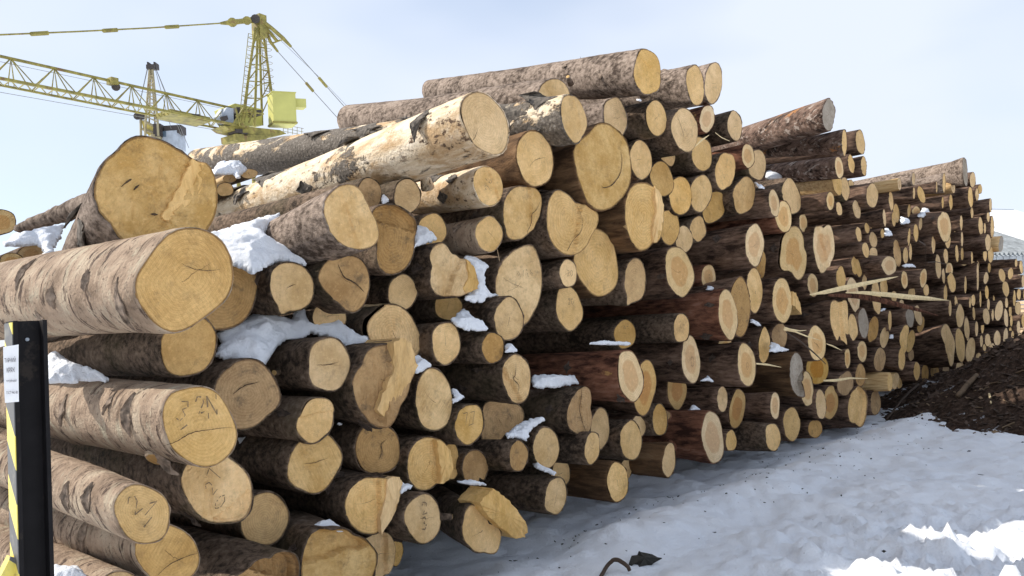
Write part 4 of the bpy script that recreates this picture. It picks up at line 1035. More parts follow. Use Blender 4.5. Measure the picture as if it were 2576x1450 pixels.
# ------------------------------------------------------------------ snow lying on the logs
def patch(zone, pts, p, label, steep=.55, th=.05):
    pts = [zp(zone, *q) for q in pts]; m = (N * steep + UP * (1 - steep)).normalized()
    low = max(pts, key=lambda q: q[1]); base = plane(low[0], low[1], p)
    W = [hit(x, y, base, m) for x, y in pts]; c = sum(W, Vector()) / len(W)
    ex = ES; ey = m.cross(ex).normalized(); P2 = np.array([((q - c).dot(ex), (q - c).dot(ey)) for q in W])
    lo, hi = P2.min(0) - .02, P2.max(0) + .02; ext = hi - lo; st = max(ext.max() / 80, .005)
    gx = np.arange(lo[0], hi[0], st); gy = np.arange(lo[1], hi[1], st)
    X, Y = np.meshgrid(gx, gy); ins = np.zeros(X.shape, bool); dist = np.full(X.shape, 9.0); n = len(P2)
    sd_ = random.Random(label).uniform(0, 50)
    wob = np.array([[noise.noise(Vector((x * 14, y * 14, sd_))) + .6 * noise.noise(Vector((x * 45, y * 45, sd_))) for x in gx] for y in gy]) * .018
    wob2 = np.array([[noise.noise(Vector((x * 14, y * 14, sd_ + 9))) + .6 * noise.noise(Vector((x * 45, y * 45, sd_ + 9))) for x in gx] for y in gy]) * .018
    XX, YY = X + wob, Y + wob2
    for i in range(n):
        (x1, y1), (x2, y2) = P2[i], P2[(i + 1) % n]
        cond = ((y1 > YY) != (y2 > YY)) & (XX < (x2 - x1) * (YY - y1) / (y2 - y1 + 1e-12) + x1); ins ^= cond
        dx, dy = x2 - x1, y2 - y1; t = np.clip(((XX - x1) * dx + (YY - y1) * dy) / (dx * dx + dy * dy + 1e-12), 0, 1)
        dist = np.minimum(dist, np.hypot(XX - x1 - t * dx, YY - y1 - t * dy))
    hgt = .75 * th * (np.clip(dist / th, 0, None) ** .6).clip(0, 1.4); idx = {}; v = []; f = []
    for j in range(len(gy)):
        for i in range(len(gx)):
            if ins[j, i]:
                h = hgt[j, i]; nn = (.024 * noise.fractal(Vector((gx[i] * 7, gy[j] * 7, sd_)), .8, 2.1, 5)) * min(1, dist[j, i] / .04)
                q = c + ex * gx[i] + ey * gy[j]
                idx[(j, i)] = len(v); v += [q + m * (h + nn), q - m * (.2 * h + .004)]
    cells = [(j, i) for (j, i) in idx if (j + 1, i) in idx and (j, i + 1) in idx and (j + 1, i + 1) in idx]; cs = set(cells)
    left = set(cs); best = set()                                   # keep the one connected sheet
    while left:
        st_ = [left.pop()]; comp = set(st_)
        while st_:
            j, i = st_.pop()
            for o in ((j - 1, i), (j + 1, i), (j, i - 1), (j, i + 1)):
                if o in left: left.discard(o); comp.add(o); st_.append(o)
        if len(comp) > len(best): best = comp
    cs = best; cells = sorted(best)
    for j, i in cells:
        a, b, cc, d = idx[(j, i)], idx[(j, i + 1)], idx[(j + 1, i + 1)], idx[(j + 1, i)]
        f.append((a, b, cc, d)); f.append((d + 1, cc + 1, b + 1, a + 1))
        for (o, e1, e2) in (((j - 1, i), a, b), ((j + 1, i), cc, d), ((j, i - 1), d, a), ((j, i + 1), b, cc)):
            if o not in cs: f.append((e2, e1, e1 + 1, e2 + 1))
    if not f: return
    us = sorted({k for q in f for k in q}); mp_ = {k: t for t, k in enumerate(us)}; v = [v[k] for k in us]; f = [tuple(mp_[k] for k in q) for q in f]
    tag(mesh_obj('snow_patch', v, f, M_SNOWP, smooth=True), label, 'snow', 'snow lying on the log pile')
SNOW = [
 ('D', [(40,715),(520,570),(505,640),(400,715),(520,800),(600,840),(700,912),(560,882),(440,905),(340,965),(200,890),(100,790)], .3, 'large bright snow slope left of the scaly grey log', .4, .08),
 ('D', [(115,1345),(370,1210),(490,1240),(580,1255),(600,1205),(690,1195),(730,1090),(770,1075),(815,1140),(715,1180),(705,1290),(840,1240),(1000,1350),(1145,1400),(1050,1450),(940,1440),(850,1370),(720,1350),(560,1390),(480,1470),(430,1560),(390,1600),(300,1560),(180,1520),(100,1500)], .24, 'big ragged snow drift in the middle left of the pile', .5, .07),
 ('D', [(1365,810),(1385,720),(1400,640),(1460,680),(1530,740),(1460,760)], .2, 'snow wedge beside the round end right of the brown hollow', .5, .04),
 ('D', [(1170,515),(1178,445),(1225,490)], .05, 'tiny snow plug above the brown hollow end', .5, .02),
 ('F', [(265,405),(340,405),(465,480),(435,530),(430,620),(470,680),(575,695),(450,708),(440,740),(350,750),(280,720),(290,685),(370,640),(365,560),(320,470)], .22, 'hanging snow drip right of the split knobbly end', .75, .04),
 ('F', [(185,870),(280,795),(340,850),(400,880),(465,945),(380,950),(300,950),(230,920)], .3, 'snow cap above the small round grey-streaked end', .5, .04),
 ('F', [(575,1112),(590,1045),(640,1060),(670,1102)], .36, 'small snow lump right of the grey-streaked end', .4, .03),
 ('F', [(772,1270),(900,1270),(1080,1275),(1115,1335),(1000,1350),(860,1370),(776,1350)], .15, 'flat snow strip under the long red log', .5, .04),
 ('G', [(580,610),(650,560),(760,500),(850,485),(880,520),(780,560),(730,660),(660,640),(600,640)], .36, 'snow tongue above the oval end with the dark rim', .45, .035),
 ('C', [(605,1195),(660,1150),(740,1120),(800,1160),(868,1205),(740,1178),(660,1185)], .5, 'thin snow cap on the broad broken end at the bottom', .35, .03),
 ('C', [(1148,905),(1240,935),(1150,975)], .42, 'snow chip above the end marked 32', .5, .025),
 ('C', [(1220,180),(1260,178),(1345,240),(1250,282),(1210,270)], .33, 'snow lump right of the double-slab end', .45, .035),
 ('G', [(190,285),(240,300),(292,355),(200,392)], .35, 'snow chip above the scribbled end', .45, .03),
 ('H', [(1185,950),(1205,865),(1290,890),(1370,895),(1387,930),(1250,945)], .1, 'snow patch on the step between the highest and right-hand stacks', .35, .05),
 ('H', [(1120,960),(1140,970),(1190,1005),(1150,1002)], .2, 'snow sliver below the step patch', .4, .02),
 ('J', [(1398,268),(1402,170),(1500,220),(1612,245),(1500,262)], .3, 'snow wedge left of the broken-off grey-ended log', .5, .03),
 ('K', [(1058,1075),(1060,1000),(1090,1010),(1135,1072)], .25, 'triangular snow bit below the narrow dark log of the right-hand stack', .5, .03),
 ('K', [(1212,965),(1212,890),(1260,915),(1310,948)], .1, 'triangular snow bit in the dark gap of the right-hand stack', .5, .03),
 ('K', [(1370,888),(1430,795),(1495,855),(1440,900)], .1, 'brightest snow bit below the far skyline logs', .5, .04),
 ('K', [(1220,1358),(1280,1345),(1362,1375),(1250,1374)], .2, 'snow sliver above the long splinters', .4, .03),
 ('A', [(20,785),(60,735),(110,695),(260,680),(430,648),(385,735),(330,850),(280,860),(270,800),(230,770),(130,785)], -1.5, 'sunlit snow patch at the left edge beneath a grey branch', .35, .08),
 ('D', [(75,300),(120,250),(280,260),(300,290),(240,352),(210,320),(95,320)], -2.2, 'snow patch behind the huge end below the peeling log', .35, .06),
 ('B', [(258,335),(258,190),(330,160),(390,210),(480,260),(600,300),(645,325)], .25, 'shaded snow under the big jutting log', .35, .06),
 ('C', [(215,650),(490,668),(400,740),(380,780),(330,865),(270,740)], -.1, 'shaded snow pocket between the pinkish logs and the knotty end', .5, .05),
 ('G', [(200,950),(340,953),(470,985),(330,975)], .42, 'thin snow line on top of the split log', .25, .03),
 ('B', [(285,1390),(440,1400),(520,1450),(285,1470)], .5, 'snow at the bottom left corner under the lowest log', .3, .04),
 ('C', [(788,557),(842,563),(810,580),(790,578)], .15, 'tiny snow chip under the clean oval end', .5, .02),
 ('G', [(768,815),(850,845),(952,888),(945,908),(860,885),(790,850)], .42, 'snow line on top of the lowest rounded log', .25, .025),
 ('J', [(705,545),(800,493),(850,547)], .2, 'snow bit between two zero-marked pine ends', .5, .03),
 ('J', [(560,872),(650,770),(727,815),(640,850)], .1, 'snow bit above the big reddish log', .5, .03),
 ('I', [(765,628),(800,592),(885,628)], .05, 'snow bit at the foot of the small zero-marked end', .5, .02),
 ('I', [(1212,945),(1225,910),(1322,980),(1290,978)], .2, 'snow sliver under the end with the pen nine', .5, .02),
 ('F', [(1190,1045),(1200,1038),(1490,1040),(1488,1052)], .4, 'thin snow line on the long red log', .2, .03),
 ('H', [(160,382),(300,355),(302,366),(180,385)], .15, 'snow line under the highest log', .3, .02),
 ('L', [(640,820),(655,795),(690,815),(665,826)], .1, 'snow crumb beside the splintered ends', .5, .03),
 ('L', [(575,625),(600,608),(628,612),(600,628)], .05, 'snow crumb under the dark splinter', .5, .03),
]
for a in SNOW: patch(*a)

# grey bent branch lying at the left, against the sky
def curved(name, pts, rad, mat, label, cat, n=8, jit=0.0, group=None, end=None):
    rnd = random.Random(label); P = [Vector(p) for p in pts]; Q = []; Rr = []
    for i in range(len(P) - 1):
        a, b, c, d = P[max(i - 1, 0)], P[i], P[i + 1], P[min(i + 2, len(P) - 1)]
        for k in range(6):
            t = k / 6; q = .5 * ((2 * b) + (c - a) * t + (2 * a - 5 * b + 4 * c - d) * t * t + (3 * b - a - 3 * c + d) * t ** 3)
            Q.append(q + Vector((rnd.uniform(-1, 1), rnd.uniform(-1, 1), rnd.uniform(-1, 1))) * jit)
            r1 = rad[i] if isinstance(rad, list) else rad; r2 = rad[i + 1] if isinstance(rad, list) else rad; Rr.append(r1 + (r2 - r1) * t)
    Q.append(P[-1]); Rr.append(rad[-1] if isinstance(rad, list) else rad)
    o = MB().tube(Q, Rr, n).build(name, mat, None, True); tag(o, label, cat, group); return o
A_ = lambda x, y, p: plane(*zp('A', x, y), p)
curved('branch', [A_(110, 668, -1.3), A_(200, 640, -1.2), A_(330, 598, -1.0), A_(430, 560, -.8), A_(545, 520, -.5), A_(640, 500, -.3)], [.022, .035, .045, .052, .058, .06], BARK['g'], 'bent grey branch reaching left from the huge log end against the sky', 'branch', 12, .006)

# splinters and sticks caught in the right-hand stack
def sliver(zone, pts, ps, wds, mat, label, name='splinter'):
    Q = [plane(*zp(zone, *q), p) for q, p in zip(pts, ps)]; v = []; f = []
    for i, (q, wd) in enumerate(zip(Q, wds)):
        v += [q + UP * wd, q + N * wd * .35, q - UP * wd, q - N * wd * .35]
        if i:
            for k in range(4): a = (i - 1) * 4; f.append((a + k, a + (k + 1) % 4, a + 4 + (k + 1) % 4, a + 4 + k))
    f.append((3, 2, 1, 0)); e = len(v) - 4; f.append((e, e + 1, e + 2, e + 3))
    tag(mesh_obj(name, v, f, mat), label, 'splinter', 'splinters and sticks poking out of the pile')
sliver('L', [(70,507),(180,488),(330,455),(500,420),(640,390),(708,376)], [.35,.42,.5,.6,.7,.75], [0.0041,0.0238,0.0306,0.0238,0.0136,0.0027], M_SPLINT, 'long pale splinter slanting up to the right')
sliver('L', [(330,492),(460,492),(620,505),(780,522),(940,535),(1080,548)], [.42,.5,.6,.7,.8,.88], [0.0054,0.0204,0.0306,0.0340,0.0272,0.0027], M_SPLINT, 'long pale splinter pointing right, below the slanting one')
sliver('L', [(200,510),(400,515),(560,540),(720,580),(870,620),(1005,660)], [.32,.42,.52,.62,.72,.8], [0.0136,0.0340,0.0374,0.0340,0.0238,0.0054], BARK['r'], 'dark bark-covered splinter under the pale ones')
sliver('I', [(1535,1010),(1640,1030),(1750,1075),(1890,1118)], [.45,.5,.55,.6], [.012,.010,.008,.003], M_SPLINT, 'thin pale splinter above the broken-off log')
sliver('I', [(1540,995),(1600,1012),(1690,1025),(1755,1018)], [.45,.5,.52,.55], [.012,.010,.006,.002], M_SPLINT, 'short pale splinter above the broken-off log')
sliver('I', [(1555,1035),(1700,1130),(1830,1240),(1940,1345)], [.45,.5,.55,.6], [.008,.012,.012,.006], M_TWIG, 'thin brown stick crossing a large pine end')
sliver('L', [(170,1130),(260,1128),(360,1112),(490,1115)], [.3,.35,.4,.42], [.010,.016,.012,.003], M_SPLINT, 'thin pale splinter low in the stack near the mulch heap')
sliver('L', [(190,862),(240,880),(305,912)], [.35,.4,.42], [.004,.010,.002], M_SPLINT, 'short pale splinter below the forked end')
sliver('J', [(1265,375),(1380,385),(1510,410)], [.3,.35,.35], [.008,.010,.002], M_SPLINT, 'pale splinter on the broken-off log')
sliver('H', [(690,700),(730,660),(790,618)], [.3,.34,.36], [.005,.012,.003], M_SPLINT, 'small splinter across the pale end in the highest stack')
sliver('H', [(835,600),(880,635),(940,662)], [.2,.2,.2], [.004,.005,.003], M_SPLINT, 'thin yellow stalk near the right shoulder of the highest stack')
sliver('M', [(135,660),(183,690),(188,860)], [.4,.4,.4], [.012,.014,.010], M_TWIG, 'upright grey twig in the far stack')
sliver('M', [(200,815),(260,812),(335,828)], [.4,.4,.4], [.006,.008,.004], M_TWIG, 'level grey twig in the far stack')
sliver('F', [(520,350),(530,390),(538,435)], [.35,.36,.36], [.010,.012,.012], M_PLANK, 'short peg under the sunlit short log')
sliver('E', [(1488,232),(1494,248),(1490,262)], [-.9,-.9,-.9], [.004,.008,.014], M_TWIG, 'tiny twig on top of the highest log')

# ------------------------------------------------------------------ post with sign
pc0 = atY(66, 808, 2.6); px_ = Vector((.7, .714, 0)).normalized(); py_ = Vector((-px_.y, px_.x, 0))
base = Vector((pc0.x, pc0.y, 0)); topz = pc0.z
post = empty('marker_post', base); hw, hd = .042, .045
tag(post, 'black steel post with yellow and black stripes at the left edge', 'post')
cz = Vector((0, 0, topz / 2 - .02)); hz = Vector((0, 0, topz / 2 + .02))
web = MB().box(base + cz, px_ * (hw - .006), py_ * .003, hz); web.build('web', M_BLACK, post)
MB().box(base + cz + px_ * hw, px_ * .006, py_ * hd, hz).build('flange', M_BLACK, post)
MB().box(base + cz - px_ * hw, px_ * .006, py_ * hd, hz).build('flange', M_BLACK, post)
MB().box(base + cz - px_ * (hw + .0085), px_ * .0015, py_ * (hd - .001), hz - Vector((0, 0, .005))).build('hazard_strip', M_STRIPE, post)
bl = base - px_ * .05 + Vector((0, 0, .98))
MB().tube([bl, base - px_ * .45 - py_ * .02 + Vector((0, 0, .25))], .026, 4).build('brace', M_STRIPE, post)
MB().tube([base + Vector((0, 0, topz - .06)) - py_ * .008, base + Vector((0, 0, topz - .06)) - py_ * .001], .006, 8).build('bolt', M_GREY, post)
def local_obj_origin(o, org):
    pass
sgn = empty('paper_sign', base - px_ * .05 + Vector((0, 0, topz - .30)))
tag(sgn, 'white paper sign with printed lines tied to the striped post', 'sign')
# the sheet hangs on the striped flange, turned a little towards the road
sx = Vector((.93, .36, 0)).normalized(); sy = Vector((.36, -.93, 0)).normalized()
s0 = atY(28, 905, 2.47); pv = []; pf = []
tl, tr_, bl_, br_ = zp('B', 18, 128), zp('B', 106, 113), zp('B', 30, 450), zp('B', 110, 443)
for j in range(7):
    for i in range(4):
        u, t = i / 3, j / 6
        x = (tl[0] * (1 - u) + tr_[0] * u) * (1 - t) + (bl_[0] * (1 - u) + br_[0] * u) * t; y = (tl[1] * (1 - u) + tr_[1] * u) * (1 - t) + (bl_[1] * (1 - u) + br_[1] * u) * t
        q = hit(x, y, s0, sy); pv.append(q + sy * (.004 * math.sin(3 * t) + .003 * math.sin(5 * u + 2 * t)))
nv = len(pv); pv += [q - sy * .0012 for q in pv]
for j in range(6):
    for i in range(3): a = j * 4 + i; pf.append((a, a + 4, a + 5, a + 1)); pf.append((nv + a, nv + a + 1, nv + a + 5, nv + a + 4))
ring_ = [0, 1, 2, 3, 7, 11, 15, 19, 23, 27, 26, 25, 24, 20, 16, 12, 8, 4]
for a, b in zip(ring_, ring_[1:] + ring_[:1]): pf.append((a, b, nv + b, nv + a))
mesh_obj('sheet', pv, pf, M_PAPER, sgn)
wsheet = (hit(*tr_, s0, sy) - hit(*tl, s0, sy)).length
def text(s, zx, zy, wd, hgt):
    cu = bpy.data.curves.new('lettering', 'FONT'); cu.body = s; cu.align_x = 'CENTER'; cu.align_y = 'CENTER'; cu.size = 1; cu.offset = .012
    o = bpy.data.objects.new('lettering', cu); COL.objects.link(o); bpy.context.view_layer.update()
    me = bpy.data.meshes.new_from_object(o.evaluated_get(bpy.context.evaluated_depsgraph_get())); COL.objects.unlink(o); bpy.data.objects.remove(o)
    co = np.array([v.co[:] for v in me.vertices]); 
    if not len(co): return
    lo, hi = co.min(0), co.max(0); k = wd / (hi[0] - lo[0]); kz = hgt / (hi[1] - lo[1])
    c = hit(*zp('B', zx, zy), s0 + sy * .0085, sy)
    for v in me.vertices: v.co = c + sx * ((v.co.x - (lo[0] + hi[0]) / 2) * k) + UP * ((v.co.y - (lo[1] + hi[1]) / 2) * kz) + sx * 0 + UP * ((v.co.x) * k * .0)
    me.materials.append(M_INK); t = bpy.data.objects.new('lettering', me); COL.objects.link(t); t.parent = sgn; t.matrix_basis = sgn.matrix_basis.inverted()
text('ТАРНИЙ', 58, 200, wsheet * .72, wsheet * .42); text('КРЯЖ', 62, 260, wsheet * .52, wsheet * .36)
text('ХВОЙНИЙ', 65, 322, wsheet * .66, wsheet * .22); text('ГОСТ 9463-88', 69, 390, wsheet * .72, wsheet * .22)

# ------------------------------------------------------------------ mulch heap, bits on the snow
MC = Vector((9.6, 11.5, 0)); MR, MH = 4.15, 2.1
def moundz(x, y):
    d = math.hypot(x - MC.x, y - MC.y) + .45 * fb(x, y, .6, 3, 7); h = MH * max(0, 1 - d / MR)
    return h + (.05 * fb(x, y, 2.5, 5, 2) + .03 * fb(x, y, 9, 3, 4)) * min(1, h * 4) + (-.06 if d > MR else -.03)
v = []; f = []; gs = 150
for j in range(gs + 1):
    for i in range(gs + 1):
        x = MC.x - 5.2 + 10 * i / gs; y = MC.y - 5 + 10 * j / gs; v.append((x, y, moundz(x, y)))
for j in range(gs):
    for i in range(gs): a = j * (gs + 1) + i; f.append((a, a + 1, a + gs + 2, a + gs + 1))
o = mesh_obj('bark_mulch', v, f, M_SOIL); tag(o, 'dark heap of bark mulch and soil at the right edge', 'mulch heap', kind='stuff')
rnd = random.Random(3); mb = MB(); mb2 = MB()
for k in range(4200):
    x, y = MC.x + rnd.uniform(-4.2, 1), MC.y + rnd.uniform(-3.6, 3); z = moundz(x, y)
    if z < .02 and rnd.random() > .25: continue
    z = max(z, groundz(x, y))
    if math.hypot(x - MC.x, y - MC.y) > MR + .5: continue
    a = rnd.uniform(0, 6.3); d = Vector((math.cos(a), math.sin(a), rnd.uniform(-.4, .6))).normalized(); e = d.cross(Vector((rnd.uniform(-1, 1), rnd.uniform(-1, 1), 1))).normalized(); t = d.cross(e)
    l = rnd.uniform(.012, .05) * (1.6 if rnd.random() < .1 else 1)
    (mb2 if rnd.random() < .10 else mb).box(Vector((x, y, z + .008)), d * l, e * l * rnd.uniform(.2, .6), t * .005)
tag(mb.build('bark_flakes', plain('mulch_flake', (.09, .058, .04), .95, scale=5, var=.6)), 'dark bark flakes strewn over the mulch heap', 'bark flakes', kind='stuff')
tag(mb2.build('wood_chips', plain('wood_chip', (.22, .15, .09), .9, scale=5, var=.5)), 'pale wood chips strewn over the mulch heap', 'wood chips', kind='stuff')
def on_mound(zx, zy):
    x, y = zp('L', zx, zy); d = ray(x, y); t = 6.0
    while t < 16:
        q = CAM + d * t
        if q.z <= max(moundz(q.x, q.y), groundz(q.x, q.y)) : return q
        t += .03
    return CAM + d * 11
a, b = on_mound(1145, 1262), on_mound(1285, 1108)
curved('stick', [a + UP * .03, (a + b) / 2 + UP * .05, b + UP * .04], [.04, .038, .03], plain('old_stick', (.17, .115, .07), .9, scale=12, var=.5), 'broken brown stick lying on the mulch heap', 'stick', 7, .004)
a, b = on_mound(1372, 1240), on_mound(1385, 1305)
curved('stick', [a + UP * .03, (a + b) / 2 + UP * .04, b + UP * .02], [.014, .018, .01], M_SPLINT, 'small pale chip standing out on the mulch heap', 'stick', 6, .002)
a, b = on_mound(860, 1180), on_mound(630, 1425)
curved('stick', [a + UP * .05, (a + b) / 2 + UP * .08, b + UP * .03], [.02, .018, .012], M_TWIG, 'thin dark stick at the foot of the mulch heap', 'stick', 6, .004)
def gp(x, y):
    q = ground(x, y); 
    for _ in range(4): q = ground(x, y, groundz(q.x, q.y))
    return q
W_ = lambda x, y: ((2300 + x * 500 / 2576) * .6289, (2100 + y * 500 / 2576) * .6289)
a, b, c, d = gp(*W_(520, 1100)), gp(*W_(720, 960)), gp(*W_(900, 960)), gp(*W_(1130, 1010))
curved('bent_stick', [a, a.lerp(b, .8) + UP * .045, b.lerp(c, .75) + UP * .075, d.lerp(c, .25) + UP * .05, d + UP * .02], [.013, .013, .014, .013, .012], M_TWIG, 'bent dark stick arching out of the snow at the bottom edge', 'stick', 8, .001)
pts = [(1110,800),(1165,640),(1290,610),(1310,550),(1370,545),(1500,600),(1600,600),(1700,670),(1795,685),(1640,770),(1585,815),(1500,820),(1320,870),(1300,820),(1220,790),(1170,845)]
q0 = gp(*W_(1400, 850)); nrm = Vector((.15, -.75, .65)).normalized(); P = [hit(*W_(*q), q0 + UP * .0, nrm) for q in pts]; c = sum(P, Vector()) / len(P); n = len(P)
v = [q + nrm * .010 * math.sin(9 * k) for k, q in enumerate(P)] + [q - nrm * .012 for q in P] + [c + nrm * .03]; f = [(2 * n, (k + 1) % n, k) for k in range(n)] + [(k, (k + 1) % n, n + (k + 1) % n, n + k) for k in range(n)] + [tuple(range(n, 2 * n))]
tag(mesh_obj('bark_scrap', v, f, M_BARKBIT), 'curled dark bark scrap lying on the snow at bottom centre', 'bark')
rnd = random.Random(11)
SP = [(1800,425,40),(1950,372,36),(995,487,22),(385,533,90),(1078,943,14),(625,918,14),(750,790,16),(945,628,12),(2240,352,30),(1295,210,14),(1935,288,22),(740,468,18),(490,473,14),(850,333,14),(905,200,14),(1100,1250,40),(470,768,12),(318,725,14),(55,917,14),(150,778,14),(1205,457,22),(855,1,1)]
k = 0
for x, y, l in SP:
    if l < 5: continue
    q = gp((3000 + x * .4869) * .6289, (1600 + y * .4869) * .6289); a = rnd.uniform(-.5, .3); L_ = l * .4869 * .6289 / 2 * q.y / F
    d = Vector((math.cos(a), math.sin(a), .05)); e = Vector((-d.y, d.x, 0))
    m_ = MB(); cc = q + UP * .006
    m_.v = [cc - d * L_, cc - d * L_ * .3 + e * L_ * .4, cc + d * L_ * .6 + e * L_ * .3, cc + d * L_, cc + d * L_ * .2 - e * L_ * .35, cc + UP * .008, cc - UP * .012]
    m_.f = [(i, (i + 1) % 5, 5) for i in range(5)] + [((i + 1) % 5, i, 6) for i in range(5)]
    tag(m_.build('bark_crumb', M_BARKBIT), 'tiny dark bark crumb lying on the snow right of the logs', 'bark crumb', 'bark crumbs on the snow')

rnd = random.Random(21); mb = MB()
for k in range(300):
    s_ = rnd.uniform(-2.2, 9.5); dd = abs(rnd.gauss(.35, .45)); q = P0 + ES * s_ + N * dd; z = groundz(q.x, q.y); a = rnd.uniform(0, 6.3)
    d = Vector((math.cos(a), math.sin(a), rnd.uniform(-.2, .3))); e = Vector((-d.y, d.x, rnd.uniform(-.3, .3))); l = rnd.uniform(.003, .010) * (2.2 if rnd.random() < .08 else 1)
    mb.box(Vector((q.x, q.y, z + .002)), d * l, e * l * rnd.uniform(.25, .6), UP * .003)
tag(mb.build('bark_litter', M_BARKBIT), 'fine dark bark litter sprinkled on the snow along the foot of the pile', 'bark litter', kind='stuff')

# ------------------------------------------------------------------ warehouse beyond the pile
wh = empty('warehouse', atY(2540, 760, 38)); tag(wh, 'low warehouse with a snow-covered corrugated roof behind the far end of the pile', 'building')
e0, e1 = atY(2440, 641, 38), atY(2900, 590, 46); ed = (e1 - e0); ed.z = 0; ed.normalize(); bk = Vector((-ed.y, ed.x, 0))
zE = atY(2540, 640, 40).z; e0.z = zE; rl = 11; zR = zE + 3.35; run = 7.0
Mc = M_SLATE; wv = .36; W = 20
nw = int(W / wv)
def roofrow(a, b, lift):
    v = []; f = []; seg = 6
    for k in range(nw * seg + 1):
        s_ = k * wv / seg; h = .085 * math.cos(2 * math.pi * k / seg) + lift
        for t in (a, b):
            v.append(e0 - ed * 4 + ed * s_ + bk * run * t + UP * ((zR - zE) * t + h))
    for k in range(nw * seg): f.append((2 * k, 2 * k + 2, 2 * k + 3, 2 * k + 1))
    nv = len(v); v += [Vector(q) - UP * .02 for q in v]; f += [tuple(nv + i for i in q[::-1]) for q in f]
    return v, f
for r_ in range(5):
    v, f = roofrow(r_ * .2 - .02, r_ * .2 + .215, .03 - .0 * r_ + .012 * (r_ % 2)); mesh_obj('roof_sheet_row', v, f, Mc, wh, True)
MB().box(e0 + ed * 9.2 + bk * (run) + UP * (zR - zE + .12), ed * 6.6, bk * .15, UP * .05).build('ridge_cap', M_GREY, wh)
MB().box(e0 + ed * 6 + bk * .35 - UP * (zE / 2 + .08), ed * 9.8, bk * .1, UP * (zE / 2)).build('wall', M_WALL, wh)
for k in range(30): MB().box(e0 - ed * 3 + ed * k * .55 + bk * .23 - UP * (zE / 2 + .1), ed * .05, bk * .02, UP * (zE / 2 - .02)).build('wall_rib', M_WALL, wh)
v = []; f = []; nn_ = 240; o0 = e0 - ed * 4
EX = [zp('M', *q) for q in ((600, 430), (672, 468), (700, 492), (740, 512), (800, 550), (850, 582), (899, 612), (1000, 680), (1400, 900))]
def snow_edge(s_):
    for t in np.linspace(0, 1, 81):
        d = o0 + ed * s_ + bk * run * t + UP * ((zR - zE) * t) - CAM; x = 1288 + F * d.dot(rt) / d.dot(fw); y = 725 - F * d.dot(up) / d.dot(fw)
        if y < float(np.interp(x, [e[0] for e in EX], [e[1] for e in EX])): return float(t)
    return .99
for k in range(nn_ + 1):
    s_ = k * W / nn_; edge = snow_edge(s_) + .03 * fb(s_, 0, 2.5, 3, 4) + .035 * math.cos(2 * math.pi * s_ / wv); edge = min(.97, max(.08, edge))
    for t, h in ((edge, .08), (edge + .02, .17), (1.0, .2)):
        v.append(o0 + ed * s_ + bk * run * t + UP * ((zR - zE) * t + h))
for k in range(nn_):
    for j in range(2): a = k * 3 + j; f.append((a, a + 3, a + 4, a + 1))
sn = mesh_obj('roof_snow', v, f, M_SNOWP, None, True); tag(sn, 'sheet of snow lying on the upper part of the warehouse roof', 'snow')
# plank stack seen past the pile's end
ps = atY(2575, 815, 26); stk = empty('plank_stack', Vector((ps.x, ps.y, 0))); tag(stk, 'stack of sawn boards past the far end of the pile', 'boards')
for k in range(12): MB().box(Vector((ps.x + 1.0, ps.y, .08 + .13 * k)), Vector((1.2 - .02 * (k % 3), 0, 0)), Vector((0, 1.5, 0)), UP * .05).build('board', M_PLANK, stk)

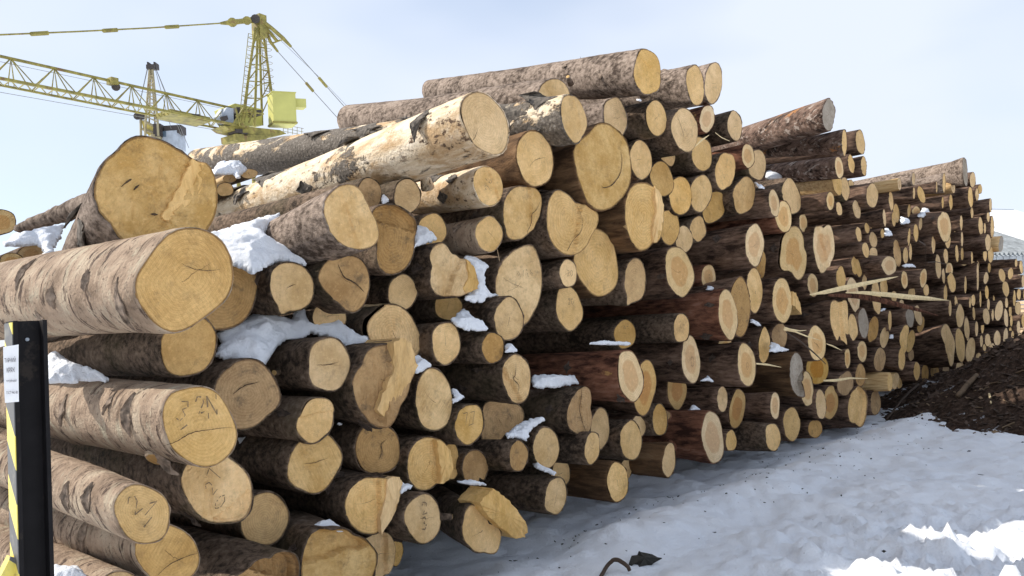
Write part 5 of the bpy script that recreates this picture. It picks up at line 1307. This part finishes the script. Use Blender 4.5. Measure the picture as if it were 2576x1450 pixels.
# ------------------------------------------------------------------ cranes
def crane_main():
    m0 = atY(*zp('Z', 1870, 925), 62.1); u = Vector((-.557, -.83, 0)).normalized(); vv = Vector((-u.y, u.x, 0))
    if vv.dot(-m0) < 0: vv = -vv                            # vv points to the camera's side
    U = lambda x, y, o=0.0: hit(*zp('Z', x, y), m0 + vv * o, vv)
    root = empty('tower_crane', Vector((m0.x, m0.y, 0))); tag(root, 'yellow tower crane with a long lattice jib and a machine box behind the logs', 'crane')
    def bar(name, pts, r, mat=M_YEL, n=5, **k): return MB().tube(pts, r, n).build(name, mat, root)
    apex = U(1900, 165)
    for (tx, bx_, by, o) in ((1880, 1778, 935, 1.2), (1898, 1873, 930, 1.4), (1908, 1930, 925, -1.2), (1932, 2000, 690, -.6)):
        bar('mast_leg', [U(tx, 205, o * .2), U(bx_, by, o)], .105, M_YEL)
    MB().box(U(1908, 200), u * .35, vv * .5, UP * .9).build('mast_head', M_YEL, root)
    MB().tube([U(1880, 140, -.5), U(1880, 140, .5)], .35, 12).build('head_sheave', M_DARK, root)
    for t in (.2, .38, .55, .72, .88):                                   # braces and ladder between the legs
        a, b = U(1880, 205, .2).lerp(U(1778, 935, 1.2), t), U(1898, 205, .3).lerp(U(1873, 930, 1.4), t - .12)
        c, d = U(1908, 205, -.2).lerp(U(1930, 925, -1.2), t), U(1932, 205, -.1).lerp(U(2000, 690, -.6), min(1, t + .1))
        bar('mast_brace', [a, b], .05); bar('mast_brace', [b, d], .05); bar('mast_brace', [c, d], .05); bar('mast_brace', [a, c], .05)
    for (x0, x1, o) in ((1868, 1800, .9), (1958, 2010, -.8)):
        la, lb = U(x0, 260, o), U(x1 if x1 < 1900 else 1985, 900 if x1 < 1900 else 700, o)
        bar('ladder_rail', [la, lb], .03); bar('ladder_rail', [la + u * .5, lb + u * .5], .03)
        for k in range(22): q = la.lerp(lb, k / 21); bar('ladder_rung', [q, q + u * .5], .02, n=4)
        for k in range(9):
            q = la.lerp(lb, (k + .5) / 9) + u * .25; bar('ladder_hoop', [q + u * .35 * math.cos(t) + vv * (.35 + .35 * math.sin(t)) for t in np.linspace(0, 2 * math.pi, 9)], .018, n=4)
    # jib
    T = lambda x: U(x, 415 + x * .2235); B1 = lambda x: U(x, 578 + x * .198, 1.0); B2 = lambda x: U(x, 628 + x * .198, -1.0)
    bar('jib_chord', [T(1700), T(-260)], .095, n=8); bar('jib_chord', [B1(1830), B1(-260)], .12, n=4); bar('jib_chord', [B2(1680), B2(-260)], .09, n=4)
    nodes = [-250, 80, 400, 690, 965, 1220, 1455, 1660]
    for i, x in enumerate(nodes[:-1]):
        xn = nodes[i + 1]; m_ = (x + xn) / 2
        for fn in (B1, B2):
            bar('jib_brace', [T(x), fn(m_ + (18 if fn is B1 else -10))], .038); bar('jib_brace', [T(xn), fn(m_ + (18 if fn is B1 else -10))], .038)
            bar('jib_brace', [T(x), fn(x - 20)], .022); bar('jib_brace', [T(x), fn(x + 25)], .022)
        for k in range(3):
            a = x + (xn - x) * k / 3; b = x + (xn - x) * (k + .5) / 3; c = x + (xn - x) * (k + 1) / 3
            bar('jib_lacing', [B1(a), B2(b)], .035, n=4); bar('jib_lacing', [B2(b), B1(c)], .035, n=4)
    MB().box(B1(1350).lerp(B2(1350), .5), u * 1.6, vv * .9, UP * .18).build('trolley', M_YEL, root)
    MB().tube([U(853, 640, -.08), U(853, 640, .08)], .28, 12).build('trolley_pulley', M_DARK, root)
    MB().box(U(828, 602), u * .25, vv * .3, UP * .22).build('pulley_bracket', M_YEL, root)
    # pendants to the left
    pend = [U(1830, 152), U(1600, 174), U(1100, 207), U(560, 234), U(-260, 268)]
    bar('pendant_rope', pend, .055, M_YEL)
    for (x, y, l) in ((1265, 198, 48), (810, 224, 52), (290, 247, 64)): bar('pendant_sleeve', [U(x - l, y + l * .07), U(x + l, y - l * .05)], .14, M_YEL)
    bar('pendant_clevis', [U(1890, 143), U(1830, 152), U(1760, 160), U(1710, 166), U(1625, 173)], [.28, .22, .20, .24, .1], M_YEL, 8)
    MB().tube([U(1710, 166, -.3), U(1710, 166, .3)], .36, 10).build('clevis_pin', M_YEL, root); MB().tube([U(1818, 153, -.3), U(1818, 153, .3)], .34, 10).build('clevis_pin', M_YEL, root)
    # backstays to the right
    bar('backstay_arm', [U(1920, 150, .4), U(2000, 210, .6), U(2085, 285, .8), U(2143, 346, .9)], [.18, .16, .16, .1], M_YEL, 6)
    bar('backstay_arm', [U(1935, 180, -.4), U(1990, 308, -.6), U(2045, 382, -.7)], [.16, .15, .1], M_YEL, 6)
    bar('backstay_arm', [U(1940, 185, 0), U(2040, 305, 0)], .14, M_YEL, 6); bar('backstay_tie', [U(2005, 320, -.6), U(2085, 290, .8)], .07)
    bar('backstay_rope', [U(2143, 346, .9), U(2560, 815, 1.2)], .035, M_ROPE); bar('backstay_rope', [U(2045, 382, -.7), U(2520, 910, -1)], .035, M_ROPE)
    bar('backstay_rope', [U(1930, 170), U(2350, 570), U(2570, 800)], .018, M_ROPE)
    bar('rope_sleeve', [U(2345, 572, 1), U(2405, 642, 1.05)], .13, M_YEL); bar('rope_sleeve', [U(2250, 610, -.8), U(2305, 674, -.85)], .13, M_YEL)
    bar('hoist_rope', [U(1640, 968), U(0, 680), U(-260, 630)], .018, M_ROPE); bar('hoist_rope', [U(1640, 800), U(0, 455)], .015, M_ROPE)
    # machine box: corners read off the photograph, given a real depth
    def prism(name, quad, off, depth, mat):
        Q = [U(x, y, off) for x, y in quad]; d = -vv * depth; v = Q + [q + d for q in Q]; n = len(Q)
        return mesh_obj(name, v, [tuple(range(n))[::-1], tuple(range(n, 2 * n))] + [(k, (k + 1) % n, n + (k + 1) % n, n + k) for k in range(n)], mat, root)
    a = U(2015, 910, 1.0); hgt = (U(2015, 680, 1.0) - a).length; lw = 2.3; rw = 3.6
    wl = (U(1945, 925, 1.0) - a); er = Vector((.80, -.42, 0)).normalized(); el = Vector((-.75, -.2, 0))
    # left face runs along one side, right face along the other
    px = 62 / F
    dl = Vector((-.55, .83, 0)); dr = Vector((.93, .36, 0))
    lL = 80 * .3418 * px / .62; lR = 135 * .3418 * px / .80
    c0 = a; mb = MB(); mb.box(c0 + dl * lL / 2 + dr * lR / 2 + UP * hgt / 2, dl * lL / 2, dr * lR / 2, UP * hgt / 2); mb.build('machine_box', M_YELP, root)
    MB().box(c0 + dl * lL / 2 + dr * (lR + .45) + UP * hgt * .72, dl * lL * .3, dr * .45, UP * hgt * .14).build('box_vent', M_YELP, root)
    MB().box(c0 + dl * lL / 2 + dr * lR / 2 + UP * .12, dl * (lL / 2 + .06), dr * (lR / 2 + .06), UP * .07).build('box_sill', M_YEL, root)
    MB().box(c0 + dl * lL / 2 + dr * lR / 2 + UP * (hgt + .03), dl * (lL / 2 + .05), dr * (lR / 2 + .05), UP * .04).build('box_roof', M_YELP, root)
    # platform, cabin, slewing ring
    prism('slewing_platform', [(1650, 925), (1830, 935), (2060, 958), (2110, 985), (1990, 1010), (1820, 985), (1690, 955)], .8, 1.6, M_YEL)
    prism('slewing_ring', [(1735, 985), (1990, 1000), (1920, 1060), (1800, 1062), (1740, 1030)], .9, 1.8, M_YEL)
    prism('winch_house', [(1672, 790), (1730, 762), (1930, 805), (1930, 925), (1720, 930), (1700, 880)], -.4, 1.6, M_YELP)
    prism('cabin', [(1630, 850), (1672, 790), (1718, 800), (1722, 920), (1665, 905)], .8, 1.0, M_GREY)
    prism('lamp', [(1642, 858), (1672, 850), (1682, 880), (1655, 892)], 1.0, .4, M_DARK)
    for (x0, y0, x1, y1) in ((1735, 800, 1765, 930), (1735, 850, 1800, 930), (1780, 830, 1875, 800), (1720, 905, 1790, 800), (1830, 905, 1875, 790), (1790, 820, 1940, 840)): bar('cross_brace', [U(x0, y0, 1.2), U(x1, y1, 1.2)], .07)
    for (x0, y0, w_, h_) in ((1755, 812, 14, 22), (1750, 860, 16, 18), (1905, 830, 22, 20), (1760, 965, 26, 14), (1800, 990, 22, 10), (1440, 855, 30, 14)): prism('winch_drum', [(x0 - w_, y0 - h_), (x0 + w_, y0 - h_), (x0 + w_, y0 + h_), (x0 - w_, y0 + h_)], .9, .9, M_DARK)
    for x in (1742, 1855): bar('tower_leg', [U(x, 1020), Vector((U(x, 1020).x, U(x, 1020).y, 0))], .16)
    for x in (1742, 1855): bar('tower_leg', [U(x, 1020, -2.2), Vector((U(x, 1020, -2.2).x, U(x, 1020, -2.2).y, 0))], .16)
    for k in range(4):
        z0 = U(1742, 1050).z - k * 3; A = U(1742, 1050); B = U(1855, 1050); A.z = z0; B.z = z0 - 2.6; bar('tower_brace', [A, B], .07); C = A.copy(); C.z = z0 - 2.6; D_ = B.copy(); D_.z = z0; bar('tower_brace', [D_, C], .07)
    for k in range(5): x = 2085 + k * 34; bar('railing_post', [U(x, 985 + k * 3, -.8), U(x, 915 + k * 7, -.8)], .025)
    for y in (0, 25, 48): bar('railing_rail', [U(2080, 918 + y, -.8), U(2235, 948 + y, -.8)], .02)
crane_main()
def crane_far():
    Y = 112; m0 = atY(*zp('Z', 1115, 900), Y); vv = Vector((0, -1, 0)); U = lambda x, y, o=0.0: hit(*zp('Z', x, y), m0 + vv * o, vv)
    root = empty('tower_crane', Vector((m0.x, m0.y, 0))); tag(root, 'smaller distant crane with a dark forked head and grey cab behind the jib', 'crane')
    bar = lambda name, pts, r, mat=M_YEL, n=5: MB().tube(pts, r, n).build(name, mat, root)
    MF = plain('faded_steel', (.34, .29, .17), .7, rust=(.26, .16, .07), scale=1)
    for (a, b, o) in ((1100, 1072, 1), (1122, 1160, 1), (1108, 1098, -1), (1116, 1140, -1)): bar('mast_leg', [U(a, 515, o * .3), U(b, 900, o), U(b + (b - a) * .12, 1000, o)], .17 if o > 0 else .12, MF)
    for k in range(7):
        y0 = 560 + k * 50; t = (y0 - 515) / 385; a, b = 1100 - 28 * t, 1122 + 38 * t; bar('mast_brace', [U(a, y0, 1), U(b + 4, y0 + 40, 1)], .09, MF); bar('mast_brace', [U(a, y0, 1), U(b, y0, 1)], .07, MF)
    for x, s in ((1092, -1), (1137, 1)): 
        q = [U(x - 8, 500), U(x - 10 + 2 * s, 455), U(x + 4 + 2 * s, 458), U(x + 9, 500)]; v = q + [p - vv * 1.2 for p in q]
        mesh_obj('fork_horn', v, [(0, 1, 2, 3), (7, 6, 5, 4)] + [(k, 4 + k, 4 + (k + 1) % 4, (k + 1) % 4) for k in range(4)], M_DARK, root)
    MB().box(U(1115, 498), Vector((.55, 0, 0)), vv * .5, UP * .3).build('fork_base', M_DARK, root)
    for x in (1010, 1046): MB().tube([U(x, 857, -.5), U(x, 857, .5)], .5, 12).build('pulley', M_DARK, root)
    q = [U(1040, 885), U(1075, 890), U(1175, 965), U(1175, 1010), U(1120, 1010), U(1060, 975)]; v = q + [p - vv * 2 for p in q]; n = len(q)
    mesh_obj('boom_foot', v, [tuple(range(n)), tuple(range(n, 2 * n))[::-1]] + [(k, n + k, n + (k + 1) % n, (k + 1) % n) for k in range(n)], plain('faded_yellow', (.50, .40, .10), .6, scale=1), root)
    bar('boom_strut', [U(1035, 880), U(1037, 1010)], .18, MF); bar('boom_strut', [U(1050, 950), U(1150, 985)], .22, MF); bar('boom_strut', [U(1060, 890), U(1190, 960)], .2, MF)
    MB().box(U(1172, 968), Vector((.5, 0, 0)), vv * .8, UP * .9).build('winch', M_DARK, root)
    c0, c1 = U(1182, 1090), U(1300, 960); w_ = (c1.x - c0.x); 
    MB().box(Vector(((c0.x + c1.x) / 2, c0.y + 1.5, (c0.z + c1.z) / 2)), Vector((w_ / 2, 0, 0)), Vector((0, 1.5, 0)), UP * ((c1.z - c0.z) / 2)).build('cab', M_GREY, root)
    a, b = U(1195, 1010, .02), U(1222, 965, .02); MB().quad(a, Vector((b.x, a.y, a.z)), b, Vector((a.x, a.y, b.z))).build('cab_window', M_GLASS, root)
    MB().box(U(1268, 950) - vv * 1.0, Vector((1.2, 0, 0)), vv * .9, UP * .55).build('cab_top', M_DARK, root)
    bar('tower', [U(1150, 1000), Vector((U(1150, 1000).x, m0.y, 0))], 1.0, MF)
    for x0, x1, y1 in ((1088, 1030, 760), (1145, 1340, 1010), (1145, 1390, 1090), (1140, 1260, 950), (1085, 1008, 850)): bar('stay_rope', [U(x0, 500), U(x1, y1)], .045, M_ROPE, 4)
crane_far()
print('LOGS', len(logs), 'lowest', sorted([(round(g.h - g.rh, 2), g.id) for g in logs])[:14], 'lone', len(lone))
